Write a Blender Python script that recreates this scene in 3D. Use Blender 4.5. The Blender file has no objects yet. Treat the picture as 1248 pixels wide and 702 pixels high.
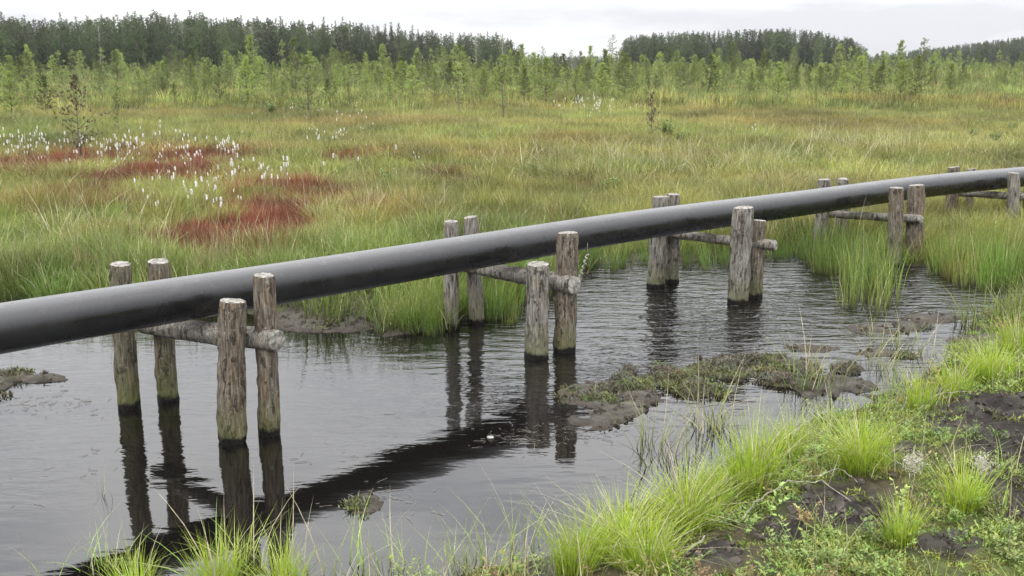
import bpy, bmesh, math, random
import numpy as np
from mathutils import Vector, Matrix

SC = bpy.context.scene
COL = SC.collection
R = math.radians
F, CX, CY, PITCH, EYE = 1213.3, 624.0, 351.0, R(12.5), 2.0

# ------------------------------------------------------------------ camera
cam_d = bpy.data.cameras.new('camera'); cam = bpy.data.objects.new('camera', cam_d)
COL.objects.link(cam); SC.camera = cam
cam_d.sensor_width = 36; cam_d.lens = 36 * F / 1248.0
cam_d.clip_start = 0.05; cam_d.clip_end = 6000
cam.location = (0, 0, EYE); cam.rotation_euler = (R(90) - PITCH, 0, 0)

# ------------------------------------------------------------------ view
SC.view_settings.view_transform = 'Standard'; SC.view_settings.look = 'None'
SC.view_settings.exposure = 0.27; SC.view_settings.gamma = 1.0
SC.view_settings.use_curve_mapping = False
SC.cycles.max_bounces = 6; SC.cycles.diffuse_bounces = 3
SC.cycles.volume_bounces = 0

# ------------------------------------------------------------------ world: overcast sky over a nishita sky
SUN_EL, SUN_ROT = R(48), R(205)
W = bpy.data.worlds.new('World'); SC.world = W; W.use_nodes = True
nt = W.node_tree; N = nt.nodes; L = nt.links; N.clear()
def nd(t, **k):
    n = N.new(t)
    for a, b in k.items(): setattr(n, a, b)
    return n
out = nd('ShaderNodeOutputWorld'); bg = nd('ShaderNodeBackground'); bg.inputs[1].default_value = 0.1
sky = nd('ShaderNodeTexSky'); sky.sky_type = 'NISHITA'; sky.sun_disc = False
sky.sun_elevation = SUN_EL; sky.sun_rotation = SUN_ROT
tc = nd('ShaderNodeTexCoord'); sep = nd('ShaderNodeSeparateXYZ'); L.new(tc.outputs['Generated'], sep.inputs[0])
# CIE overcast: luminance grows with the sine of the elevation
mx = nd('ShaderNodeMath', operation='MAXIMUM'); mx.inputs[1].default_value = 0.0; L.new(sep.outputs[2], mx.inputs[0])
lum = nd('ShaderNodeMath', operation='MULTIPLY_ADD'); lum.inputs[1].default_value = 26.0; lum.inputs[2].default_value = 8.7
L.new(mx.outputs[0], lum.inputs[0])
mp = nd('ShaderNodeMapping'); mp.inputs['Scale'].default_value = (1.0, 1.0, 4.2); mp.inputs['Location'].default_value = (3.1, 0.4, 0.3)
L.new(tc.outputs['Generated'], mp.inputs[0])
nz = nd('ShaderNodeTexNoise'); nz.inputs['Scale'].default_value = 2.6; nz.inputs['Detail'].default_value = 7
nz.inputs['Roughness'].default_value = 0.55; L.new(mp.outputs[0], nz.inputs['Vector'])
cr = nd('ShaderNodeValToRGB'); cr.color_ramp.elements[0].position = 0.40; cr.color_ramp.elements[0].color = (.70, .71, .75, 1)
cr.color_ramp.elements[1].position = 0.56; cr.color_ramp.elements[1].color = (1.0, 1.0, 1.01, 1); L.new(nz.outputs[0], cr.inputs[0])
mul = nd('ShaderNodeVectorMath', operation='SCALE'); L.new(cr.outputs[0], mul.inputs[0]); L.new(lum.outputs[0], mul.inputs['Scale'])
mixw = nd('ShaderNodeMix', data_type='RGBA'); mixw.inputs[0].default_value = 0.93
L.new(sky.outputs[0], mixw.inputs['A']); L.new(mul.outputs[0], mixw.inputs['B'])
L.new(mixw.outputs['Result'], bg.inputs[0]); L.new(bg.outputs[0], out.inputs[0])

sd = bpy.data.lights.new('sun', 'SUN'); sd.energy = 1.1; sd.angle = R(18); sd.color = (1.0, .97, .92)
sun = bpy.data.objects.new('sun', sd); COL.objects.link(sun)
sv = Vector((math.sin(SUN_ROT) * math.cos(SUN_EL), math.cos(SUN_ROT) * math.cos(SUN_EL), math.sin(SUN_EL)))
sun.rotation_euler = sv.to_track_quat('Z', 'Y').to_euler()

# ------------------------------------------------------------------ helpers
RNG = np.random.default_rng(7); random.seed(7)

def ray(px, py):
    s, c = math.sin(PITCH), math.cos(PITCH)
    u = CY - py
    return (px - CX, c * F + s * u, -s * F + c * u)
def P(px, py, z=0.0):                       # point of the level z seen at a place of the photograph
    d = ray(px, py); t = (z - EYE) / d[2]
    return Vector((d[0] * t, d[1] * t, z))
def PY(px, py, Y):                          # point at ground distance Y
    d = ray(px, py); t = Y / d[1]
    return Vector((d[0] * t, Y, EYE + d[2] * t))
def PX(px, py, Y): return PY(px, py, Y)

def _h(ix, iy, s):
    n = (ix * 374761393 + iy * 668265263 + s * 982451653) & 0xffffffff
    n = ((n ^ (n >> 13)) * 1274126177) & 0xffffffff
    return ((n ^ (n >> 16)) & 0xffff) / 65535.0
def vn(x, y, s=0):
    x = np.asarray(x, float); y = np.asarray(y, float)
    ix = np.floor(x).astype(np.int64); iy = np.floor(y).astype(np.int64)
    fx = x - ix; fy = y - iy; fx = fx * fx * (3 - 2 * fx); fy = fy * fy * (3 - 2 * fy)
    a = _h(ix, iy, s); b = _h(ix + 1, iy, s); c = _h(ix, iy + 1, s); d = _h(ix + 1, iy + 1, s)
    return (a * (1 - fx) + b * fx) * (1 - fy) + (c * (1 - fx) + d * fx) * fy
def fbm(x, y, s=0, o=4):
    t = 0; a = 0.5; w = 0
    for k in range(o):
        t = t + a * vn(np.asarray(x) * 2 ** k, np.asarray(y) * 2 ** k, s + k * 17); w += a; a *= 0.5
    return t / w
def sm(e0, e1, v):
    t = np.clip((np.asarray(v, float) - e0) / (e1 - e0), 0, 1); return t * t * (3 - 2 * t)

def tag(o, label=None, cat=None, group=None, kind=None):
    if label: o['label'] = label
    if cat: o['category'] = cat
    if group: o['group'] = group
    if kind: o['kind'] = kind
    return o
def link(name, data, parent=None, loc=None):
    o = bpy.data.objects.new(name, data); COL.objects.link(o)
    if parent: o.parent = parent
    if loc is not None: o.location = loc
    return o
def mesh(name, v, f, mats=(), smooth=True, attrs=None, mi=None):
    m = bpy.data.meshes.new(name)
    m.from_pydata([tuple(q) for q in v] if not isinstance(v, np.ndarray) else v.tolist(), [], f if not isinstance(f, np.ndarray) else f.tolist())
    for k in mats: m.materials.append(k)
    if smooth: m.polygons.foreach_set('use_smooth', [True] * len(m.polygons))
    if mi is not None: m.polygons.foreach_set('material_index', mi)
    if attrs:
        for an, (ty, arr) in attrs.items():
            at = m.attributes.new(an, ty, 'POINT')
            key = {'FLOAT': 'value', 'INT': 'value', 'FLOAT_VECTOR': 'vector', 'FLOAT_COLOR': 'color'}[ty]
            at.data.foreach_set(key, np.asarray(arr).ravel())
    m.update(); return m

class MB:                                    # collects shapes for one mesh
    def __init__(s): s.v = []; s.f = []; s.mi = []; s.al = []
    def tube(s, pts, rad, n=6, mi=0, al=0.0, cap=True):
        pts = [Vector(p) for p in pts]; b = len(s.v)
        if not hasattr(rad, '__len__'): rad = [rad] * len(pts)
        for i, p in enumerate(pts):
            t = (pts[min(i + 1, len(pts) - 1)] - pts[max(i - 1, 0)]).normalized()
            a = Vector((0, 0, 1)) if abs(t.z) < .9 else Vector((1, 0, 0))
            u = t.cross(a).normalized(); w = t.cross(u)
            for k in range(n):
                an = 2 * math.pi * k / n
                s.v.append(p + (u * math.cos(an) + w * math.sin(an)) * rad[i]); s.al.append(al)
        for i in range(len(pts) - 1):
            for k in range(n):
                q = b + i * n; k2 = (k + 1) % n
                s.f.append((q + k, q + k2, q + n + k2, q + n + k)); s.mi.append(mi)
        if cap:
            s.f.append(tuple(range(b + n - 1, b - 1, -1))); s.mi.append(mi)
            e = b + (len(pts) - 1) * n; s.f.append(tuple(range(e, e + n))); s.mi.append(mi)
    def quad(s, a, b, c, d, mi=0, al=(0, 0, 1, 1)):
        i = len(s.v); s.v += [a, b, c, d]; s.al += list(al); s.f.append((i, i + 1, i + 2, i + 3)); s.mi.append(mi)
    def tri(s, a, b, c, mi=0, al=(0, 0, 1)):
        i = len(s.v); s.v += [a, b, c]; s.al += list(al); s.f.append((i, i + 1, i + 2)); s.mi.append(mi)
    def blade(s, root, az, h, lean, w, curl=1.0, seg=3, mi=0, tw=0.0):
        d = Vector((math.cos(az), math.sin(az), 0)); sd_ = Vector((-math.sin(az + tw), math.cos(az + tw), 0))
        b = len(s.v)
        for i in range(seg + 1):
            t = i / seg
            p = root + d * (lean * h * t ** (1 + curl)) + Vector((0, 0, h * (t - 0.30 * lean * t * t * curl)))
            ww = w * (1 - t ** 1.6) * .5 + w * .12 * (1 - t)
            if i < seg:
                s.v += [p - sd_ * ww, p + sd_ * ww]; s.al += [t, t]
            else: s.v.append(p); s.al.append(1.0)
        for i in range(seg - 1):
            q = b + 2 * i; s.f.append((q, q + 1, q + 3, q + 2)); s.mi.append(mi)
        q = b + 2 * (seg - 1); s.f.append((q, q + 1, q + 2)); s.mi.append(mi)
    def build(s, name, mats, smooth=True):
        return mesh(name, s.v, s.f, mats, smooth, {'along': ('FLOAT', s.al)}, s.mi)

# ------------------------------------------------------------------ materials
class NT:
    def __init__(s, name, rough=.6, spec=.5):
        s.m = bpy.data.materials.new(name); s.m.use_nodes = True; s.t = s.m.node_tree
        s.b = s.t.nodes['Principled BSDF']; s.out = s.t.nodes['Material Output']
        s.b.inputs['Roughness'].default_value = rough; s.b.inputs['Specular IOR Level'].default_value = spec
    def n(s, t, **k):
        n = s.t.nodes.new(t)
        for a, b in k.items(): setattr(n, a, b)
        return n
    def l(s, a, b): s.t.links.new(a, b)
    def noise(s, vec, scale, detail=4, rough=.55, dist=0):
        n = s.n('ShaderNodeTexNoise'); n.inputs['Scale'].default_value = scale; n.inputs['Detail'].default_value = detail
        n.inputs['Roughness'].default_value = rough; n.inputs['Distortion'].default_value = dist
        if vec: s.l(vec, n.inputs['Vector'])
        return n.outputs[0]
    def map(s, vec, sc=(1, 1, 1)):
        n = s.n('ShaderNodeMapping'); n.inputs['Scale'].default_value = sc; s.l(vec, n.inputs[0]); return n.outputs[0]
    def ramp(s, fac, els):
        n = s.n('ShaderNodeValToRGB'); c = n.color_ramp
        while len(c.elements) < len(els): c.elements.new(0.5)
        for e, (p, q) in zip(c.elements, els):
            e.position = p; e.color = (q, q, q, 1) if not hasattr(q, '__len__') else (*q, 1)
        s.l(fac, n.inputs[0]); return n.outputs[0]
    def mix(s, f, a, b, mode='MIX'):
        n = s.n('ShaderNodeMix', data_type='RGBA', blend_type=mode)
        for sock, v in ((n.inputs[0], f), (n.inputs['A'], a), (n.inputs['B'], b)):
            if hasattr(v, 'is_linked'): s.l(v, sock)
            elif hasattr(v, '__len__'): sock.default_value = (*v, 1)
            else: sock.default_value = v
        return n.outputs['Result']
    def math(s, op, a, b=0.0, c=0.0):
        n = s.n('ShaderNodeMath', operation=op)
        for sock, v in zip(n.inputs, (a, b, c)):
            if hasattr(v, 'is_linked'): s.l(v, sock)
            else: sock.default_value = v
        return n.outputs[0]
    def bump(s, h, strength=.5, dist=.02):
        n = s.n('ShaderNodeBump'); n.inputs['Strength'].default_value = strength; n.inputs['Distance'].default_value = dist
        s.l(h, n.inputs['Height']); s.l(n.outputs[0], s.b.inputs['Normal'])

def leafy(name, col=None, attr='INSTANCER', tip=None, trans=0.25, rnd=.35, rough=.5, base=None, vari=.38):
    q = NT(name, rough, .35)
    if col is None:
        a = q.n('ShaderNodeAttribute', attribute_type=attr, attribute_name='tint'); c = a.outputs['Color']
    else:
        c = q.mix(0.0, col, col)
    oi = q.n('ShaderNodeObjectInfo')
    hs = q.n('ShaderNodeHueSaturation')
    q.l(c, hs.inputs['Color'])
    q.l(q.math('MULTIPLY_ADD', oi.outputs['Random'], rnd * 1.6, 1 - rnd * .8), hs.inputs['Value'])
    q.l(q.math('MULTIPLY_ADD', q.noise(q.n('ShaderNodeNewGeometry').outputs['Position'], 9, 2), .05, .475), hs.inputs['Hue'])
    gp = q.n('ShaderNodeNewGeometry').outputs['Position']
    c = q.mix(1.0, hs.outputs[0], q.ramp(q.noise(q.map(gp, (1, 1, .25)), 75, 2), [(.32, 1 - vari), (.68, 1 + vari)]), 'MULTIPLY')
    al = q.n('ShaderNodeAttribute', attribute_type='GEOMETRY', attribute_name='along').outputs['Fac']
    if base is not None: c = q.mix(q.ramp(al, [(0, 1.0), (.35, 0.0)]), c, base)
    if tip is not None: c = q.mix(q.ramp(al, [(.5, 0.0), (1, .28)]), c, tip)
    q.l(c, q.b.inputs['Base Color'])
    if trans:
        tr = q.n('ShaderNodeBsdfTranslucent'); q.l(c, tr.inputs[0])
        ms = q.n('ShaderNodeMixShader'); ms.inputs[0].default_value = trans
        q.l(q.b.outputs[0], ms.inputs[1]); q.l(tr.outputs[0], ms.inputs[2]); q.l(ms.outputs[0], q.out.inputs[0])
    return q.m

M = {}
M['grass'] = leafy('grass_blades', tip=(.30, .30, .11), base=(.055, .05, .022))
M['grass_far'] = leafy('distant_grass', tip=None, base=None, rnd=.5)
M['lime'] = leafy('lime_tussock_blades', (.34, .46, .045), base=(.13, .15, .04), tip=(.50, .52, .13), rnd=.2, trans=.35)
M['straw'] = leafy('dead_straw', (.46, .41, .27), rnd=.2)
M['needle_young'] = leafy('young_pine_needles', (.24, .30, .085), rnd=.7, trans=.25)
M['needle_brown'] = leafy('browned_pine_needles', (.13, .095, .06), rnd=.2, trans=.1)
M['needle_pine'] = leafy('forest_pine_needles', (.085, .125, .045), rnd=.7, trans=.12)
M['needle_spruce'] = leafy('forest_spruce_needles', (.06, .095, .04), rnd=.7, trans=.1)
M['birch_leaf'] = leafy('birch_leaves', (.18, .21, .11), rnd=.3, trans=.3)
M['shrub_leaf'] = leafy('shrub_leaves', (.21, .28, .08), rnd=.3, trans=.35, tip=(.15, .2, .09))
M['cotton'] = leafy('cotton_fluff', (.86, .86, .84), rnd=.08, trans=.3, vari=.05)
M['cotton_grey'] = leafy('withered_fluff', (.55, .52, .48), rnd=.1, trans=.3)
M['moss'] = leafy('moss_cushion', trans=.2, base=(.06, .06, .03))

q = NT('tree_bark', .9, .2); p = q.n('ShaderNodeTexCoord').outputs['Object']
q.l(q.ramp(q.noise(q.map(p, (1, 1, .3)), 14, 4), [(.35, (.075, .06, .05)), (.62, (.20, .17, .14))]), q.b.inputs['Base Color']); M['bark'] = q.m
q = NT('pale_birch_bark', .8, .2); p = q.n('ShaderNodeTexCoord').outputs['Object']
q.l(q.ramp(q.noise(q.map(p, (1, 1, .6)), 3, 4), [(.38, (.12, .11, .10)), (.5, (.45, .44, .42))]), q.b.inputs['Base Color']); M['birch'] = q.m

def wood(name, a, b, c, orange, green):
    q = NT(name, .82, .25)
    geo = q.n('ShaderNodeNewGeometry').outputs['Position']; tcn = q.n('ShaderNodeTexCoord').outputs['Object']
    gr = q.noise(q.map(tcn, (1, 1, .09)), 95, 5, .65)
    col = q.ramp(gr, [(.32, a), (.5, b), (.68, c)])
    pat = q.ramp(q.noise(q.map(tcn, (1, 1, .45)), 17, 5, .6, .6), [(.50, 0.0), (.58, orange)])
    col = q.mix(pat, col, q.ramp(gr, [(.3, (.07, .042, .025)), (.65, (.24, .155, .09))]))
    dk = q.ramp(q.noise(q.map(tcn, (1, 1, .3)), 34, 4, .7, .3), [(.36, .9), (.44, 0.0)])
    col = q.mix(dk, col, (.045, .036, .03))
    lich = q.ramp(q.noise(tcn, 60, 3), [(.64, 0.0), (.70, .6)])
    col = q.mix(lich, col, (.40, .40, .36))
    sep = q.n('ShaderNodeSeparateXYZ'); q.l(geo, sep.inputs[0])
    zz = q.math('ADD', sep.outputs[2], q.math('MULTIPLY_ADD', q.noise(tcn, 13, 3), .10, -.05))
    col = q.mix(q.ramp(zz, [(.05, green), (.28, 0.0)]), col, (.11, .12, .04))
    wet = q.ramp(q.math('ADD', sep.outputs[2], q.math('MULTIPLY_ADD', q.noise(tcn, 16, 4), .09, -.045)), [(.028, 1.0), (.05, 0.0)])
    col = q.mix(wet, col, (.010, .009, .008))
    q.l(col, q.b.inputs['Base Color'])
    q.l(q.math('MULTIPLY_ADD', wet, -.4, .82), q.b.inputs['Roughness'])
    q.bump(q.math('ADD', q.math('MULTIPLY', gr, .6), q.math('ADD', q.math('MULTIPLY', pat, .5), dk)), 1.0, .012)
    return q.m
M['wood_bark'] = wood('brown_barked_post', (.045, .036, .028), (.13, .11, .085), (.27, .24, .20), .45, .6)
M['wood_grey'] = wood('weathered_grey_post', (.065, .06, .05), (.18, .168, .145), (.34, .325, .295), .22, .55)
M['wood_mossy'] = wood('green_stained_post', (.045, .04, .03), (.12, .11, .075), (.23, .21, .165), .35, .8)
q = NT('sawn_end', .85, .2); p = q.n('ShaderNodeTexCoord').outputs['Object']
q.l(q.mix(q.ramp(q.noise(p, 38, 5), [(.4, 0.0), (.62, 1.0)]), (.13, .12, .105), (.36, .345, .31)), q.b.inputs['Base Color'])
q.bump(q.noise(p, 90, 3), .4, .004); M['sawn'] = q.m

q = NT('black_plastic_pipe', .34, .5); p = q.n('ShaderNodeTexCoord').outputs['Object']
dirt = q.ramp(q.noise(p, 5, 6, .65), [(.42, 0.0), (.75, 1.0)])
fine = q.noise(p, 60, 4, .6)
pipe_nrm = q.n('ShaderNodeSeparateXYZ'); q.l(q.n('ShaderNodeNewGeometry').outputs['Normal'], pipe_nrm.inputs[0])
up = q.ramp(pipe_nrm.outputs[2], [(.15, 0.0), (.70, .40), (.98, 1.0)])
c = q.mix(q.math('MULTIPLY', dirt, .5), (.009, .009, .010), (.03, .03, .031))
c = q.mix(q.math('MULTIPLY', q.math('MULTIPLY', up, .62), q.math('MULTIPLY_ADD', fine, .30, .60)), c, (.20, .20, .203))  # top sheen painted into the colour: paler grey where the pipe faces up
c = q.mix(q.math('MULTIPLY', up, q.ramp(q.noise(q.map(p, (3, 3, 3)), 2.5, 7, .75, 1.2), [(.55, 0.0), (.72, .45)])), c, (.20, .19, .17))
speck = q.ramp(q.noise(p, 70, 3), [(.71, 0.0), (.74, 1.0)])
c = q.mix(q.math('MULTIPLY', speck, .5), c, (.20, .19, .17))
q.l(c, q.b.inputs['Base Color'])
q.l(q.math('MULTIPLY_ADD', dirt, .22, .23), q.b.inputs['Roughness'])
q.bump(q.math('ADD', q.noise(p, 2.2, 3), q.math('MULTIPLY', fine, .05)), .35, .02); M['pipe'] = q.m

# dark peaty water with wind ripples
q = NT('peat_water', .035, .5); q.b.inputs['IOR'].default_value = 1.72
q.b.inputs['Base Color'].default_value = (.005, .0045, .004, 1)
p = q.n('ShaderNodeTexCoord').outputs['Object']
mask = q.noise(q.map(p, (.30, .22, 1)), 1.3, 2)
sp = q.n('ShaderNodeSeparateXYZ'); q.l(p, sp.inputs[0])
side = q.ramp(q.math('MULTIPLY_ADD', sp.outputs[0], .16, q.math('MULTIPLY_ADD', sp.outputs[1], .09, -.40)), [(.05, .10), (.60, 1.0)])
lee = q.ramp(q.math('MULTIPLY_ADD', q.math('ADD', q.math('MULTIPLY_ADD', sp.outputs[0], -.63, -5.4), sp.outputs[1]), 1.0, q.math('MULTIPLY_ADD', mask, .5, -.25)), [(.0, .24), (.55, 1.0)])
amp = q.math('MULTIPLY', q.math('MULTIPLY', side, lee), q.math('MULTIPLY_ADD', mask, 1.3, .25))
rip = q.noise(q.map(p, (3.2, 9.5, 1)), 1.0, 3, .5, .5)
rip2 = q.noise(q.map(p, (7.0, 22.0, 1)), 1.0, 2, .5, .6)
swell = q.noise(q.map(p, (.8, 1.6, 1)), 1.0, 2)
hh = q.math('ADD', q.math('MULTIPLY', q.math('ADD', q.math('MULTIPLY', rip, .044), q.math('MULTIPLY', rip2, .013)), amp), q.math('MULTIPLY', swell, .006))
bn = q.n('ShaderNodeBump'); bn.inputs['Strength'].default_value = 1.0; bn.inputs['Distance'].default_value = 1.0
q.l(hh, bn.inputs['Height']); q.l(bn.outputs[0], q.b.inputs['Normal'])
M['water'] = q.m

# ground: colour painted per place (peat, moss, litter) with fine procedural grain
q = NT('bog_ground', .95, .2); p = q.n('ShaderNodeTexCoord').outputs['Object']
a = q.n('ShaderNodeAttribute', attribute_type='GEOMETRY', attribute_name='soil').outputs['Color']
g1 = q.noise(p, 22, 8, .7); g2 = q.noise(p, 3.2, 6, .6)
c = q.mix(1.0, a, q.ramp(g1, [(.3, .55), (.5, 1.0), (.72, 1.55)]), 'MULTIPLY')
c = q.mix(1.0, c, q.ramp(g2, [(.35, .75), (.65, 1.2)]), 'MULTIPLY')
q.l(c, q.b.inputs['Base Color']); q.l(q.math('MULTIPLY_ADD', g2, .7, .45), q.b.inputs['Roughness'])
q.bump(q.math('ADD', g1, q.math('MULTIPLY', g2, .6)), .9, .03); M['ground'] = q.m
q = NT('peat_clod', .85, .3); p = q.n('ShaderNodeTexCoord').outputs['Object']
q.l(q.ramp(q.noise(p, 30, 5), [(.35, (.028, .022, .018)), (.7, (.10, .085, .07))]), q.b.inputs['Base Color']); q.bump(q.noise(p, 40, 4), .6, .01); M['clod'] = q.m
q = NT('bleached_wood', .8, .2); p = q.n('ShaderNodeTexCoord').outputs['Object']
q.l(q.ramp(q.noise(q.map(p, (1, .3, 1)), 40, 4), [(.35, (.14, .125, .10)), (.6, (.34, .31, .27))]), q.b.inputs['Base Color']); M['twig'] = q.m
q = NT('dark_wood', .8, .2); q.b.inputs['Base Color'].default_value = (.07, .055, .045, 1); M['twig_dark'] = q.m
q = NT('white_foam', .6, .3); p = q.n('ShaderNodeTexCoord').outputs['Object']
q.l(q.ramp(q.noise(p, 50, 4), [(.3, (.16, .16, .14)), (.6, (.34, .34, .31))]), q.b.inputs['Base Color']); M['white'] = q.m

# ------------------------------------------------------------------ shoreline, heights
pool_px = [(-420, 372), (-200, 366), (0, 372), (90, 376), (190, 376), (330, 384), (352, 402), (420, 402), (470, 396), (478, 408), (540, 404),
           (560, 392), (600, 388), (640, 372), (690, 350), (720, 322), (790, 318), (840, 320), (900, 312), (970, 306), (1010, 308),
           (1060, 320), (1120, 324), (1200, 318), (1300, 314), (1500, 312), (1520, 366), (1330, 374), (1250, 380), (1180, 396), (1155, 425), (1125, 462), (1065, 486),
           (1010, 508), (945, 535), (885, 562), (830, 592), (790, 620), (735, 648), (690, 676), (600, 690), (520, 712), (400, 735), (240, 745),
           (90, 765), (-60, 780), (-400, 700), (-700, 600), (-700, 420)]
POOL = np.array([P(*k)[:2] for k in pool_px])
def poly_sd(x, y, poly):                    # > 0 outside, < 0 inside
    x = np.asarray(x, float); y = np.asarray(y, float)
    d = np.full(x.shape, 1e9); ins = np.zeros(x.shape, bool)
    for i in range(len(poly)):
        ax, ay = poly[i]; bx, by = poly[(i + 1) % len(poly)]
        ex, ey = bx - ax, by - ay; wx, wy = x - ax, y - ay
        t = np.clip((wx * ex + wy * ey) / (ex * ex + ey * ey), 0, 1)
        d = np.minimum(d, (wx - ex * t) ** 2 + (wy - ey * t) ** 2)
        c = ((ay > y) != (by > y)) & (x < (bx - ax) * (y - ay) / (by - ay + 1e-12) + ax)
        ins ^= c
    return np.where(ins, -1, 1) * np.sqrt(d)
# mud and moss islets: px centre, px half sizes, height, slope of long axis (px)
isl = [(-10, 470, 75, 22, .05), (60, 462, 40, 10, .035), (725, 492, 42, 22, .045), (770, 478, 45, 15, .045), (830, 462, 60, 14, .05), (880, 450, 50, 15, .05),
       (900, 440, 60, 8, .03), (955, 465, 34, 12, .055), (1000, 468, 15, 10, .05), (1060, 400, 34, 9, .04), (1105, 398, 26, 8, .04), (985, 446, 40, 8, .035),
       (445, 612, 26, 16, .015), (1030, 452, 30, 7, .03), (765, 494, 44, 13, .04), (850, 476, 44, 10, .045), (930, 440, 60, 8, .04), (1032, 464, 26, 8, .045), (1080, 430, 36, 6, .035), (975, 474, 20, 8, .04), (1140, 388, 40, 5, .035), (990, 425, 40, 5, .03), (700, 510, 18, 8, .03)]
ISL = []
for (cx, cy, rx, ry, h) in isl:
    if cx > 650: rx *= 1.3; ry *= 1.5; h *= .62
    c = P(cx, cy); wx = abs(P(cx + rx, cy)[0] - c[0]); wy = abs(P(cx, cy - ry)[1] - c[1]); ISL.append((c[0], c[1], wx, wy, h))
# peat patches: px centre and half sizes
def ell(lst, z=.1):
    o = []
    for (cx, cy, rx, ry) in lst:
        c = P(cx, cy, z); o.append((c[0], c[1], abs(P(cx + rx, cy, z)[0] - c[0]), abs(P(cx, cy - ry, z)[1] - P(cx, cy + ry, z)[1]) / 2))
    return o
def ellf(x, y, E, ns=0.0):
    r = np.zeros(np.shape(x))
    for (cx, cy, rx, ry) in E:
        d = np.sqrt(((x - cx) / rx) ** 2 + ((y - cy) / ry) ** 2) + ns
        r = np.maximum(r, 1 - sm(.65, 1.15, d))
    return r
PEAT = ell([(1205, 505, 85, 50), (1240, 560, 90, 40), (1100, 560, 40, 10), (1060, 650, 50, 16), (1010, 635, 72, 34), (960, 660, 40, 20), (1240, 640, 42, 40), (1160, 525, 40, 10), (1150, 690, 60, 16), (870, 680, 30, 18), (1225, 455, 30, 12)])
RED = ell([(300, 262, 105, 36), (350, 250, 60, 22), (200, 205, 85, 24), (55, 194, 90, 16), (425, 190, 38, 5), (560, 218, 30, 10), (230, 188, 60, 6), (140, 215, 40, 6), (700, 225, 20, 5)], .25)
ORANGE = ell([(930, 145, 110, 16), (1150, 125, 150, 8), (560, 185, 140, 10), (700, 172, 100, 10), (440, 150, 120, 8), (200, 140, 160, 6), (60, 250, 90, 14), (860, 195, 80, 9), (470, 255, 60, 14), (1080, 150, 120, 6)], .25)

def height(x, y):
    x = np.asarray(x, float); y = np.asarray(y, float)
    near = (y < 22) & (np.abs(x) < 24)
    s = np.full(x.shape, 5.0)
    if near.any(): s[near] = poly_sd(x[near], y[near], POOL)
    s = s + (fbm(x * 1.6, y * 1.6, 3) - .5) * .30 + (fbm(x * 7, y * 7, 9, 3) - .5) * .10
    bank = .015 + .10 * sm(0, .7, s) + .03 * (fbm(x * 2.2, y * 2.2, 5) - .5) + .05 * (fbm(x * 9, y * 9, 6, 3) - .5) * sm(0, .3, s)
    nearbank = sm(7.0, 4.5, y) * sm(-1.5, 1.5, x + (6 - y)); bank = bank + nearbank * .07 * sm(.1, 1.2, s) + .07 * sm(.15, .5, s) * (fbm(x * 6, y * 6, 31, 4) - .5) * sm(9, 6, y)
    z = np.where(s > 0, bank, np.maximum(-.35, .015 + s * .9))
    n = fbm(x * 9, y * 9, 12, 4); n2 = fbm(x * 3, y * 3, 13, 3)
    for (cx, cy, rx, ry, h) in ISL:
        d = np.sqrt(((x - cx) / rx) ** 2 + ((y - cy) / ry) ** 2) + (n - .5) * 1.5 + (n2 - .5) * 1.3
        z = np.maximum(z, -.06 + (h + .06) * (1 - sm(.3, 1.25, d)) + (n - .5) * .05)
    if near.any():
        pr_ = ellf(x, y, PEAT, 0) * (z > .02) * sm(9, 7, y); z = z + pr_ * (.09 * np.abs(fbm(x * 8, y * 8, 35, 4) - .5) + .05 * (fbm(x * 22, y * 22, 36, 3) - .5))
    # undulating far ground and the wooded rise at the right
    z = z + sm(16, 60, y) * .18 * (fbm(x * .12, y * .12, 21) - .5)
    z = z + 2.0 * sm(500, 800, y) * sm(200, 500, x)
    return z
def hz(x, y): return float(height(np.array([x]), np.array([y]))[0])

def tint_at(x, y):                          # colour of the sedges at a place
    n1 = fbm(x * .55, y * .55, 41, 4); n2 = fbm(x * .16, y * .22, 43, 4); n3 = fbm(x * 1.7, y * 1.7, 47, 3)
    green = np.array([.145, .205, .048]); olive = np.array([.215, .235, .062]); straw = np.array([.30, .255, .10]); oran = np.array([.27, .18, .06]); red = np.array([.165, .034, .026]); pale = np.array([.21, .25, .10])
    k = lambda a: np.asarray(a)[..., None]
    n4 = fbm(x * 2.6, y * 1.6, 53, 3); n5 = fbm(x * .45, y * .3, 57, 3)
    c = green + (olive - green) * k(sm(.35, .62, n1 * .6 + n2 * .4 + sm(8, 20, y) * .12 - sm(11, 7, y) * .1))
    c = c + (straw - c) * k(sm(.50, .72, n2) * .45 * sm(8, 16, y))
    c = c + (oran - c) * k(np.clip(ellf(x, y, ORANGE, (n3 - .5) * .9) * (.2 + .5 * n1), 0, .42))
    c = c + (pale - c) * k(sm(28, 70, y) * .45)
    c = c + (red - c) * k(np.clip(ellf(x, y, RED, (n1 - .5) * 1.5 + (n3 - .5) * 2.2 + (n4 - .5) * 1.8) * 1.4, 0, .95))
    c = c * k(.52 + .86 * sm(.30, .68, n4 * .55 + n5 * .45))
    return c

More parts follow.
